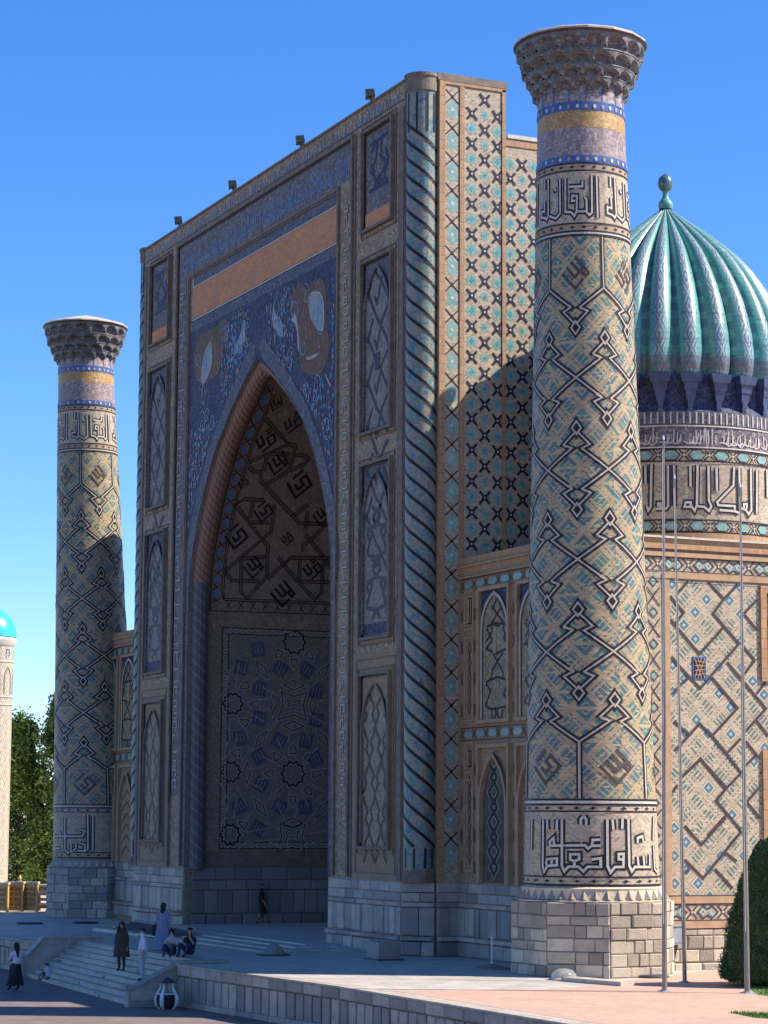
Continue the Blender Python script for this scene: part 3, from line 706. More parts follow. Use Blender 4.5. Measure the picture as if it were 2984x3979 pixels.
# rope moulding under the arch edge
def arch_pts(off, z0, z1, y, n=60):
    o = []
    for s in (-1, 1):
        l = []
        for k in range(n + 1):
            z = z0 + (z1 - z0) * k / n
            l.append((CXA + s * max(0, aw(z) - off), y, z - (off * .9 if z > 23.9 else 0)))
        o.append(l)
    return o
for (z0, z1, m_) in ((15.4, 24.3, 'rope_orange_brick'), (2.5, 15.4, 'rope_dark_tile')):
    for l in arch_pts(.14, z0, z1, .5, 34):
        b = MB(); b.tube(l, .37, 12, cap=False); part('rope_moulding', b, m_, PORT, smooth=True)
for l in arch_pts(-.05, 2.5, 24.3, 0, 50):      # pale arch border on the front
    b = MB(); b.stroke([(p[0], p[2]) for p in l], .05, fY, .03, maxl=1); part('arch_edge_line', b, 'black_glaze', PORT)
for sgn in (-1, 1):
    pts = []
    for k in range(51):
        z = 15.0 + 9.3 * k / 50; pts.append((CXA + sgn * (aw(z) + .5), z + (.75 if k == 50 else .35 * max(0, (z - 22) / 2.3))))
    pts = [(CXA + sgn * (8.08 + .22), 2.55), (CXA + sgn * (8.08 + .22), 9.0), (CXA + sgn * (8.08 + .32), 14.0)] + pts
    b = MB(); b.stroke(pts[2:], .75, fY, .018, maxl=1); b.stroke(pts[:3], .42, fY, .015); part('arch_border', b, 'pale_blue_mosaic', PORT)
# -- vault ornament (left inner wall and vault)
b = MB()
def double(b2, l, fn, g=.07, w=.03, h=.02, closed=False):
    for o in (-g, g):
        q = []
        P = [Vector(p) for p in l]
        for i, p in enumerate(P):
            d = (P[min(i + 1, len(P) - 1)] - P[max(i - 1, 0)]).normalized(); q.append(p + Vector((-d.y, d.x)) * o)
        b2.stroke([(p.x, p.y) for p in q], w * 1.2, fn, h, closed, maxl=.4)
for l in VLINES: double(b, l, vL)
part('black_strap', b, 'black_glaze', PORT)
b = MB()
for l in VLINES: b.stroke(l, .10, vL, .012, maxl=.4)
part('brown_strap', b, 'vault_strap', PORT)
def kufic_diamond(b2, cx, cz, r, fn, w, h=.02, kind=0, sc=1.0):
    """square lettering turned 45 degrees inside a diamond"""
    G = [[(-1, 1), (-1, -1), (.2, -1)], [(-.3, 1), (-.3, -.2), (-.3, -.35)], [(.35, 1), (.35, -.3), (-.35, -.3)], [(1, 1), (1, -1), (.55, -1), (.55, -.35), (1, -.35)]]
    if kind == 1: G = [[(-1, -1), (1, -1), (1, .1), (.2, .1), (.2, -1)], [(-1, 1), (-1, -.3), (-.35, -.3), (-.35, 1)], [(.3, .6), (1, .6)], [(.3, 1), (1, 1)]]
    if kind == 2: G = [[(-1, 1), (-1, -1), (1, -1), (1, .3), (.3, .3), (.3, -.4), (-.4, -.4), (-.4, .3)], [(1, 1), (-.3, 1)]]
    c, s = math.cos(R(45)), math.sin(R(45))
    for l in G:
        q = [(cx + (x * c - y * s) * r * .68 / sc, cz + (x * s + y * c) * r * .68) for x, y in l]
        b2.stroke(q, w, fn, h, maxl=.3)
b = MB()
for i, (y, z, r) in enumerate(VMED): kufic_diamond(b, y, z, r, vL, r * .19, .022, i % 3)
part('kufic_letter', b, 'black_glaze', PORT)
# borders of the vault panel
b = MB()
vb = [(1.62, 23.2), (1.6, 21), (1.58, 18), (1.6, 15), (1.68, 14.66), (VY - .6, 14.72)]
double(b, vb, vL, .05, .035)
double(b, [(1.02, 23.5), (1.02, 14.12), (VY - .4, 14.2)], vL, .0, .035)
part('border_line', b, 'black_glaze', PORT)
b = MB()
for k in range(15):
    z = 14.6 + k * .62
    for dz in (-.14, .14): b.stroke([(1.1, z - dz), (1.5, z + dz)], .035, vL, .02)
for k in range(11):
    y = 1.9 + k * .6
    for d in (-.12, .12): b.stroke([(y - d, 14.24), (y + d, 14.6)], .035, vL, .02)
part('border_cross', b, 'black_glaze', PORT)
b = MB()
for k in range(14):
    z = 14.91 + k * .62; b.patch([(1.3, z - .2), (1.44, z - .1), (1.44, z + .1), (1.3, z + .2), (1.16, z + .1), (1.16, z - .1)], vL, .014)
part('blue_inset', b, 'mid_blue_glaze', PORT)
# lower rectangular panel
PX, PZ = lambda x: 1.6 + (x - 445) * .00965, lambda y: 3.36 + (1022 - y) * .00910
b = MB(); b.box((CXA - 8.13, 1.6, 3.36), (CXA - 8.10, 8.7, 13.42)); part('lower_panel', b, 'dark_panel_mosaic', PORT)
vP = planeX(CXA - 8.10)
b = MB(); bb = MB(); bt = MB(); bw = MB()
b.stroke([(1.63, 3.4), (8.67, 3.4), (8.67, 13.38), (1.63, 13.38)], .04, vP, .012, True)
b.stroke([(1.93, 3.68), (8.4, 3.68), (8.4, 13.1), (1.93, 13.1)], .04, vP, .012, True)
def ring(cx, cz, r, n, r2=None, a=0):
    return [(cx + (r if i % 2 == 0 or r2 is None else r2) * math.cos(a + 2 * PI * i / n), cz + (r if i % 2 == 0 or r2 is None else r2) * math.sin(a + 2 * PI * i / n)) for i in range(n)]
for k in range(22):
    y = 2.0 + k * .3; 
    for z in (3.54, 13.24): bw.stroke(ring(y, z, .10, 8), .025, vP, .016, True)
for k in range(31):
    for y in (1.78, 8.53): bw.stroke(ring(y, 3.9 + k * .3, .10, 8), .025, vP, .016, True)
def PP(l): return [(PX(x), PZ(y)) for x, y in l]
for cy in (300, 960):
    b.stroke(PP([(750, cy - 65), (815, cy - 45), (880, cy - 65), (865, cy), (880, cy + 75), (815, cy + 50), (735, cy + 75), (760, cy)]), .045, vP, .014, True)
    b.stroke(PP([(780, cy - 28), (815, cy - 15), (850, cy - 28), (838, cy), (850, cy + 28), (815, cy + 15), (780, cy + 28), (792, cy)]), .035, vP, .014, True)
for x, y, w_, h_, r in ((815, 200, 52, 24, 0), (815, 405, 52, 24, 0), (710, 300, 16, 52, 0), (915, 300, 16, 52, 0), (650, 125, 18, 52, -35), (650, 475, 18, 52, 35), (580, 645, 18, 52, 0), (650, 815, 18, 52, -35), (815, 890, 52, 24, 0), (965, 130, 18, 52, 35), (968, 465, 18, 52, -35), (968, 820, 18, 52, 35), (1050, 645, 18, 52, 0)):
    c, s = math.cos(R(r)), math.sin(R(r))
    b.stroke(PP([(x + a * c - d * s, y + a * s + d * c) for a, d in ((-w_, 0), (0, -h_), (w_, 0), (0, h_))]), .045, vP, .014, True)
for x, y, r in ((735, 45, 40), (895, 45, -40), (815, 85, 0), (565, 210, 60), (615, 300, 90), (565, 390, 120), (815, 525, 180), (730, 560, 140), (895, 560, 220), (695, 645, 90), (935, 645, -90), (730, 730, 40), (895, 730, -40), (815, 775, 0), (565, 900, 120), (525, 545, 90)):
    c, s = math.cos(R(r)), math.sin(R(r))
    b.stroke(PP([(x + a * c - d * s, y + a * s + d * c) for a, d in ((-17, -18), (17, -18), (14, 4), (0, 26), (-14, 4))]), .04, vP, .014, True)
for cx, cy, r in ((815, 645, 62), (505, 300, 52), (815, -20, 60), (500, 950, 52), (500, 640, 50)):
    b.stroke([(PX(cx) + x, PZ(cy) + z) for x, z in ring(0, 0, r * .0095, 20, r * .0076)], .085, vP, .014, True)
for x, y in ((630, 25), (545, 120), (745, 120), (880, 120), (640, 220), (640, 370), (545, 470), (745, 480), (880, 480), (640, 560), (650, 700), (545, 810), (750, 810), (880, 810), (640, 920), (930, 225), (935, 370), (930, 570)):
    a = random.Random(x + y).choice((10, -12, 30, -28))
    bb.patch([(PX(x) + p, PZ(y) + q) for p, q in ring(0, 0, .46, 4, None, R(45 + a))], vP, .008)
    for k in (-.16, .0, .16):
        c, s = math.cos(R(a)), math.sin(R(a)); bt.stroke([(PX(x) + k * c + .2 * s, PZ(y) + k * s - .2 * c), (PX(x) + k * c - .2 * s, PZ(y) + k * s + .2 * c)], .035, vP, .014)
for c in ((815, 300), (815, 645), (815, 960), (505, 300), (500, 640), (505, 950)):
    for k in range(10):
        a = 2 * PI * k / 10 + .16; r0, r1 = .72, 1.75
        bt.stroke([(PX(c[0]) + r0 * math.cos(a), PZ(c[1]) + r0 * math.sin(a)), (max(2.0, PX(c[0]) + r1 * math.cos(a)), min(13, max(3.75, PZ(c[1]) + r1 * math.sin(a))))], .06, vP, .0125)
halo = MB()
for (f0, f1) in b.pc[2:]:
    q = [b.v[b.f[k][0]] for k in range(f0, f1)]; q2 = [b.v[b.f[k][3]] for k in range(f0, f1)]
    mid = [((p[1] + r[1]) / 2, (p[2] + r[2]) / 2) for p, r in zip(q, q2)]
    if len(mid) > 2: halo.stroke(mid, .19, vP, .004, True)
part('halo_strap', halo, 'pale_shade_line', PORT)
part('black_strap', b, 'black_glaze', PORT); part('blue_square', bb, 'panel_blue', PORT); part('tan_strap', bt, 'pale_shade_line', PORT); part('border_link', bw, 'pale_stone_line', PORT)
b = MB(); b.box((CXA - 8.13, .98, 2.6), (CXA - 8.08, VY, 3.25)); part('dado_band', b, 'brown_moulding', PORT)

# -- front: mosaic fields, laid as thin sheets
def sheet(name, x0, x1, z0, z1, m_, y=0, t=.012, parent=None):
    b = MB(); b.box((x0, y - t, z0), (x1, y + .002, z1)); return part(name, b, m_, parent or PORT)
def sheet_arch(name, x0, x1, z0, z1, m_, t=.012, off=.95):
    b = MB(); zz = [z for z in zs if z0 < z < z1] ; zz = [z0] + zz + [z1]
    for a, c in zip(zz, zz[1:]):
        for s in (-1, 1):
            e = x0 if s < 0 else x1
            fa, fc = aw(a - .3) + off if a < 24.3 + off else 0, aw(c - .3) + off if c < 24.3 + off else 0
            fa = min(fa, abs(e - CXA)); fc = min(fc, abs(e - CXA))
            b.quad((e, -t, a), (CXA + s * fa, -t, a), (CXA + s * fc, -t, c), (e, -t, c))
    return part(name, b, m_, PORT)
b = MB()
zz = [13.5, 14.5, 15.8, 16.4, 17.1, 17.8, 18.5, 19.2, 19.85, 20.8, 21.5, 22.5, 23.45, 24.3, 24.9]
for a, c in zip(zz, zz[1:]):
    for s in (-1, 1):
        e = 8.5 * s + .1
        f = lambda z: min(aw(z) + .05 if z < 24.3 else .02, abs(e - CXA))
        b.quad((e, -.010, a), (CXA + s * f(a), -.010, a), (CXA + s * f(c), -.010, c), (e, -.010, c))
b.quad((-8.4, -.010, 24.9), (8.6, -.010, 24.9), (8.6, -.010, 27.5), (-8.4, -.010, 27.5))
part('spandrel_mosaic', b, 'blue_mosaic', PORT)
sheet('orange_field', -7.95, 8.58, 27.55, 29.0, 'orange_plaster', t=.014)
sheet('blue_frieze', -7.95, 8.58, 29.03, 29.5, 'pale_blue_mosaic', t=.016)
sheet('blue_frieze', -8.35, 8.6, 26.95, 27.4, 'pale_blue_mosaic', t=.014)
sheet('inscription_band', -9.85, 9.95, 29.75, 31.25, 'blue_tan_mosaic', t=.012)
sheet('inscription_band', -9.85, -8.95, 5.75, 29.75, 'blue_tan_mosaic', t=.012)
sheet('inscription_band', 9.15, 10.05, 5.75, 29.75, 'grey_tan_mosaic', t=.012)
# white line work
b = MB()
for z in (27.47, 29.02, 29.55): b.stroke([(-8.0, z), (8.6, z)], .05, fY, .03, maxl=4)
b.stroke([(-7.98, 27.5), (-7.98, 29.5)], .05, fY, .03)
b.stroke([(8.62, 27.0), (8.62, 29.5)], .05, fY, .03)
part('white_border', b, 'white_glaze', PORT)
# beasts and suns reduced to plain shapes
for k, m_, n_, h in (('tawnyR', 'tawny_mosaic', 'tawny_shape', .016), ('tawnyL', 'tawny_mosaic', 'tawny_shape', .016), ('whiteR', 'white_glaze', 'pale_oval', .022), ('whiteL', 'white_glaze', 'pale_oval', .022), ('deerR', 'pale_stone_line', 'pale_shape', .020), ('deerL', 'pale_stone_line', 'pale_shape', .020), ('streak1', 'pale_stone_line', 'pale_streak', .022), ('streak2', 'pale_stone_line', 'pale_streak', .022), ('streak3', 'pale_stone_line', 'pale_streak', .022)):
    pts = SP[k]; q = []
    rr = random.Random(len(k))
    for a, c in zip(pts, pts[1:] + pts[:1]):      # soften the outline
        q += [(a[0] * .75 + c[0] * .25 + rr.uniform(-.05, .05), a[1] * .75 + c[1] * .25), (a[0] * .25 + c[0] * .75, a[1] * .25 + c[1] * .75 + rr.uniform(-.05, .05))]
    b = MB(); b.patch(q, fY, h); part(n_, b, {'pale_oval': 'dull_white_glaze', 'pale_shape': 'dull_white_glaze'}.get(n_, m_), PORT)
    if n_ == 'pale_oval':
        b = MB(); b.stroke(q, .07, fY, h + .008, True); part('pale_outline', b, 'pale_stone_line', PORT)
def blossoms(name, n, seed, m_, r0, r1, ok):
    rr = random.Random(seed); b = MB(); k = 0
    while k < n:
        x, z = rr.uniform(-8.2, 8.4), rr.uniform(14.5, 26.8)
        if aw(z - .3) + 1.0 > abs(x - CXA) or (z < 25.6 and z > 24 and abs(x - CXA) < 1): continue
        if not ok(x, z): continue
        r = rr.uniform(r0, r1); b.patch([(x + (px_ - x) * .8, z + (pz_ - z) * 1.5) for px_, pz_ in ring(x, z, r, 6, r * .7, rr.uniform(0, 1))], fY, .0265); k += 1
    part(name, b, m_, PORT, kind='stuff')
rr = random.Random(77)
def field(x, z, m=.5): return -8.1 + m < x < 8.3 - m and z < 26.8 and abs(x - CXA) > aw(min(24.3, z - .3)) + 1.05 if z < 25.4 else -8.1 + m < x < 8.3 - m and z < 26.7
for m_, n_, w_ in (('dull_white_glaze', 15, .035), ('mid_blue_glaze', 16, .05), ('teal_glaze', 12, .045)):      # curling vines
    b = MB(); k = 0
    while k < n_:
        x, z = rr.uniform(-7.8, 8.0), rr.uniform(14.5, 26.3)
        if not field(x, z, .45): continue
        sg = rr.choice((-1, 1)); a0 = rr.uniform(0, 6.28); r0 = rr.uniform(.28, .5)
        l = [(x + sg * r0 * (1 - t / 16) * math.cos(a0 + t * .55), z + 1.3 * r0 * (1 - t / 16) * math.sin(a0 + t * .55)) for t in range(15)]
        if all(field(*p, .05) for p in l): b.stroke(l, w_, fY, .024, maxl=1)
        k += 1
    part('vine_scroll', b, m_, PORT)
for nm, lo, hi, zl, zh in (('R', 4.9, 7.6, 22.8, 26.2), ('L', -7.4, -4.3, 24.5, 26.6)):      # streaks that break up the tawny shapes
    for m_ in ('ochre_moulding', 'dark_brown_glaze'):
        b = MB()
        for k in range(18):
            x, z = rr.uniform(lo, hi), rr.uniform(zl, zh); b.stroke([(x, z), (x + rr.uniform(-.08, .12), z + rr.uniform(.12, .3)), (x + rr.uniform(-.15, .15), z + rr.uniform(.3, .5))], .045, fY, .0185)
        part('tawny_streak', b, m_, PORT)
far = lambda x, z: not (4.2 < abs(x) < 8.2 and 22.3 < z < 26.8)
blossoms('white_blossoms', 260, 3, 'dull_white_glaze', .035, .095, far)
blossoms('blue_blossoms', 260, 4, 'mid_blue_glaze', .04, .11, far)
blossoms('ochre_blossoms', 110, 5, 'ochre_moulding', .04, .11, far)
# mouldings that frame the arch field and the lettering band
def moulding(x0, x1, z0, z1, w, m_='ochre_moulding', t=.09, bottom=False, name='frame_moulding', y=0, parent=None):
    b = MB()
    b.box((x0, y - t, z0), (x0 + w, y, z1)); b.box((x1 - w, y - t, z0), (x1, y, z1)); b.box((x0 + w, y - t, z1 - w), (x1 - w, y, z1))
    if bottom: b.box((x0 + w, y - t, z0), (x1 - w, y, z0 + w))
    return part(name, b, m_, parent or PORT)
moulding(-8.62, 8.9, 2.6, 29.72, .14, 'shade_moulding', .10)
moulding(-8.45, 8.74, 14, 29.56, .07, 'brown_moulding', .07)
moulding(-10.2, 10.3, 2.6, 31.5, .15, 'shade_moulding', .12)
moulding(-10.03, 10.12, 5.7, 31.33, .06, 'black_glaze', .04)
b = MB()
for s, x in ((-1, -10.9), (1, 10.95)):
    pass
# square lettering in the upright bands
def blockletters(b, bo, u0, u1, v0, v1, fn, w, seed, vertical=True, h=.02):
    rr = random.Random(seed); v = v0; W = u1 - u0
    G = [[(0, 0), (0, 1), (.8, 1), (.8, .3), (.35, .3)], [(0, .5), (1, .5)], [(0, .3), (1, .3), (1, .8)], [(0, 0), (0, .9), (.45, .9), (.45, .2)], [(0, .2), (.9, .2)], [(0, .1), (.7, .1), (.7, .7), (0, .7)]]
    while v < v1 - .5:
        s = rr.uniform(.28, .5); g = rr.choice(G)
        pts = [(u0 + .08 + x * (W - .2), v + y * s) for x, y in g] if vertical else [(v + y * s, u0 + .1 + x * (W - .22)) for x, y in g]
        bo.stroke(pts, w * 2.1, fn, h); b.stroke(pts, w, fn, h + .008)
        v += s + rr.uniform(.1, .2)
b = MB(); bo = MB()
blockletters(b, bo, 9.32, 9.95, 6.0, 29.4, fY, .07, 5); blockletters(b, bo, -9.8, -9.05, 6.0, 29.4, fY, .06, 6)
part('kufic_letter', b, 'pale_stone_line', PORT); part('letter_outline', bo, 'dark_brown_glaze', PORT)
b = MB(); rr = random.Random(11); x = -9.6
while x < 9.6:
    hgt = rr.uniform(.4, .95)
    b.stroke([(x, 30.05), (x + rr.uniform(-.04, .04), 30.05 + hgt)], .05, fY, .02)
    if rr.random() < .4: b.stroke([(x, 30.1), (x + .25, 30.05 + rr.uniform(-.1, .1)), (x + .4, 30.25)], .045, fY, .02)
    x += rr.uniform(.12, .34)
part('inscription_stroke', b, 'mid_blue_glaze', PORT)
b = MB(); x = -14.6
while x < 14.6:
    b.stroke([(x, 31.68), (x + rr.uniform(-.12, .12), 31.68 + rr.uniform(.2, .5))], .045, fY, .02); x += rr.uniform(.16, .42)
for s in (1, -1):
    z = 2.8
    while z < 31:
        for xx in (14.25 * s, 14.75 * s, 10.65 * s):
            b.stroke([(xx + rr.uniform(-.15, .1), z), (xx + rr.uniform(-.1, .15), z + rr.uniform(.1, .25))], .035, fY, .02)
        z += rr.uniform(.3, .6)
part('scroll_stroke', b, 'mid_blue_glaze', PORT)

# -- four niche panels on each pier
def gothic(x0, x1, zb, zspring, zap, n=10):
    """pointed arch outline from lower left round to lower right"""
    c = (x0 + x1) / 2; w = (x1 - x0) / 2; l = [(x0, zb)]; hh = zap - zspring; ro = (w * w + hh * hh) / (2 * w)
    for k in range(n + 1):
        z = hh * k / n; l.append((min(c, x0 + ro - math.sqrt(max(0, ro * ro - z * z))) if k < n else c, zspring + z))
    r = [(2 * c - x, z) for x, z in l[::-1]][1:]
    return l + r
def niche(kind, x0, x1, z0, z1, fn, parent, y, sgn=1, fm='shade_moulding'):
    b = MB(); b.box((x0, y - .010, z0), (x1, y + .002, z1)) if kind != 'side' else None
    ground = {'girih': 'blue_tan_mosaic', 'lozenge': 'pale_blue_mosaic', 'star': 'pale_blue_mosaic', 'mesh': 'tan_mosaic'}[kind]
    p = part('niche_panel', b, ground, parent)
    moulding(x0 - .11, x1 + .11, z0 - .11, z1 + .11, .11, fm, .17, True, 'niche_frame', y, parent)
    moulding(x0 - .30, x1 + .30, z0 - .30, z1 + .30, .05, 'brown_moulding', .05, True, 'outer_frame', y, parent)
    b = MB(); b.box((x0, y - .03, z0), (x0 + .13, y, z1)); b.box((x0 + .13, y - .03, z1 - .08), (x1, y, z1)); part('painted_recess_shade', b, 'black_glaze', parent)  # black strips at left and top paint the shadow of the recess
    bs = MB(); w = x1 - x0; c = (x0 + x1) / 2
    if kind == 'girih':
        sheet('orange_sill', x0 + .02, x1 - .02, z0 + .02, z0 + .62, 'orange_plaster', y, .03, parent)
        q = [[(.15, .85), (.85, .88)], [(.2, .75), (.45, .85), (.4, .65), (.2, .5), (.35, .4), (.45, .25), (.6, .4), (.8, .5), (.55, .65), (.6, .85)], [(.2, .6), (.35, .45)], [(.15, .25), (.85, .26)], [(.75, .7), (.85, .55), (.7, .35), (.85, .27)], [(.3, .25), (.5, .4), (.7, .25)]]
        for l in q: bs.stroke([(x0 + .1 + u * (w - .2), z0 + .7 + v * (z1 - z0 - .8)) for u, v in l], .15, fn, .022)
        part('blue_strap', bs, 'navy_glaze', parent); return
    ga = gothic(x0 + .22, x1 - .22, z0 + .12, z1 - 2.1, z1 - .35)
    b = MB(); b.poly([fn(u, v, .014) for u, v in ga]); part('arch_field', b, 'blue_grey_mosaic' if kind != 'mesh' else 'panel_grey_mosaic', parent)
    b = MB()
    for u, v in zip(ga, ga[1:]):
        d = Vector((v[0] - u[0], v[1] - u[1])).normalized(); nn = Vector((-d.y, d.x)) * .09
        A, B = fn(u[0], u[1], .014), fn(v[0], v[1], .014); A2, B2 = fn(u[0], u[1], .11), fn(v[0], v[1], .11)
        C1, D1 = fn(u[0] + nn.x, u[1] + nn.y, .11), fn(v[0] + nn.x, v[1] + nn.y, .11)
        b.quad(A, B, B2, A2); b.quad(A2, B2, D1, C1)
    part('arch_moulding', b, 'pale_blue_mosaic' if kind != 'mesh' else fm, parent)
    H = z1 - z0; X0, X1 = x0 + .26, x1 - .26; WW = X1 - X0
    def inside(u, v):
        if v < z1 - 2.1: return X0 < u < X1
        for (a, c_) in zip(ga[1:12], ga[2:13]):
            if a[1] <= v <= c_[1]: return a[0] + .05 < u < 2 * c - a[0] - .05
        return False
    def seg(l, ww=.14):
        cur = []
        for a, e in zip(l, l[1:]):
            n = max(1, int((Vector(e) - Vector(a)).length / .15))
            for k in range(n + 1):
                p_ = (a[0] + (e[0] - a[0]) * k / n, a[1] + (e[1] - a[1]) * k / n)
                if inside(*p_):
                    if not cur or cur[-1] != p_: cur.append(p_)
                else:
                    if len(cur) > 1: bs.stroke(cur, ww, fn, .024, maxl=9)
                    cur = []
        if len(cur) > 1: bs.stroke(cur, ww, fn, .024, maxl=9)
    if kind == 'lozenge':
        per = 1.72; k = -2
        while k * per < H + 3:
            zc = z0 + k * per
            seg([(X0, zc + .4), (X0 + WW * .38, zc - .62), (X0 + WW * .46, zc - .9), (X0 + WW * .62, zc - 1.15), (X1, zc - 2.1)])
            seg([(X0 + WW * .36, zc + .05), (X0 + WW * .46, zc - .3), (X0 + WW * .7, zc + .75), (X1, zc + 1.3)])
            seg([(X0, zc - .1), (X0 + WW * .3, zc + .9)])
            k += 1
        sheet('air_grille', c - .2, c + .2, z0 + 2.3, z0 + 2.95, 'blue_mosaic', y, .04, parent)
    elif kind == 'star':
        sheet('blue_sill', x0 + .25, x1 - .25, z0 + .1, z0 + .5, 'blue_mosaic', y, .03, parent)
        per = 2.0; zc = z0 + 1.6
        while zc < z1 - 1.0:
            L, Rr = X0 + WW * .12, X1 - WW * .12; m0, m1 = c - WW * .17, c + WW * .17
            seg([(m0, zc - .95), (c + .02, zc - .62), (Rr - .05, zc - .5), (Rr, zc - .3), (m1 + .25, zc), (Rr, zc + .3), (Rr - .05, zc + .5), (c, zc + .62), (m0, zc + .95)])
            seg([(m1, zc - .95), (c - .02, zc - .62), (L + .05, zc - .5), (L, zc - .3), (m0 - .25, zc), (L, zc + .3), (L + .05, zc + .5), (c, zc + .62), (m1, zc + .95)])
            seg([(m0, zc + .95), (m1 + .1, zc + 1.0 + .35)]); seg([(m1, zc + .95), (m0 - .1, zc + 1.35)])
            seg([(L, zc - .3), (m0, zc + .35), (L + .1, zc + .5)]); seg([(Rr, zc - .3), (m1, zc + .35), (Rr - .1, zc + .5)])
            zc += per
    else:
        sp = 1.28; zc = z0 - .6; k = 0
        while zc < z1 + 1:
            o = 0 if k % 2 else .5
            for j in range(-1, 5):
                u0_ = X0 + WW * (j + o) / 2.0; q = WW / 2.0
                seg([(u0_ - q * .5, zc), (u0_ - q * .22, zc + .34), (u0_ - q * .38, zc + .64), (u0_ - q * .1, zc + .98), (u0_, zc + sp), (u0_ + q * .1, zc + .98), (u0_ + q * .38, zc + .64), (u0_ + q * .22, zc + .34), (u0_ + q * .5, zc)], .12)
            zc += sp; k += 1
    part('black_strap', bs, 'black_glaze', parent)
for s in (1, -1):
    if s > 0: a_, b_ = 11.3, 13.95
    else: a_, b_ = -13.85, -11.25
    niche('girih', a_, b_, 27.35, 31.2, fY, PORT, 0)
    niche('lozenge', a_, b_, 19.4, 26.0, fY, PORT, 0)
    niche('star', a_, b_, 11.55, 18.1, fY, PORT, 0)
    niche('mesh', a_, b_, 3.75, 10.1, fY, PORT, 0, fm='brown_moulding')
    moulding(a_ - .45, b_ + .45, 2.75, 10.75, .05, 'brown_moulding', .03, True)
    sheet('tan_field', XL if s < 0 else 10.35, -10.25 if s < 0 else XR, 2.5, 11.0, 'tan_mosaic', 0, .006)
for x0, x1 in ((10.35, 10.5), (14.55, 14.95), (-14.95, -14.6), (-10.4, -10.25)):
    sheet('edge_moulding', x0, x1 - .02, 2.55, 31.4, 'shade_moulding' if abs(x0) > 14 else 'brown_moulding', 0, .05)
# -- corner columns with spiral bands
def cyl_fn(cx, cy, r): return lambda s_, z, h: (cx + (r + h) * math.cos(s_ / r), cy + (r + h) * math.sin(s_ / r), z)
for s in (1, -1):
    cx, cy, r = 15.36 * s, .52, .585
    b = MB(); b.lathe([(r, 2.95), (r, 31.75)], (cx, cy), 28); COLM = part('corner_column', b, 'glazed_column_brick', PORT, smooth=True)
    b = MB(); b.lathe([(r + .02, 2.5), (r + .03, 2.75), (r, 2.95)], (cx, cy), 28); part('column_base', b, 'shade_moulding', COLM); b = MB(); b.lathe([(r, 31.75), (r + .05, 31.8), (r + .06, 32.3), (r + .1, 32.34), (r + .1, 32.46), (0, 32.5)], (cx, cy), 28)
    part('column_cap', b, 'shade_moulding', COLM)
    fc = cyl_fn(cx, cy, r); b = MB()
    th0, th1 = (-PI * .75, PI * .25) if s > 0 else (-PI * 1.25, -PI * .25)
    k = 0; slope = 1.45 / (PI * r)
    z = 30.9
    while z > 1.2:
        pts = []
        for i in range(15):
            u = th0 * r + (th1 - th0) * r * i / 14
            zz_ = z - (u - th0 * r) * slope * s if s > 0 else z - 1.15 + (u - th0 * r) * slope
            zz_ = z - (u - th0 * r) * slope if s > 0 else z - (th1 * r - u) * slope
            if 3.7 < zz_ < 31.0: pts.append((u, zz_))
        if len(pts) > 1: b.stroke(pts, .115, fc, .012, maxl=.3)
        z -= .66
    for t in (.28, .5, .72, .88):
        u = th0 * r + (th1 - th0) * r * t
        b.stroke([(u, 3.0), (u, 3.72)], .085, fc, .012); b.stroke([(u, 30.2), (u, 31.7)], .07, fc, .012)
    part('spiral_band', b, 'black_glaze', COLM)
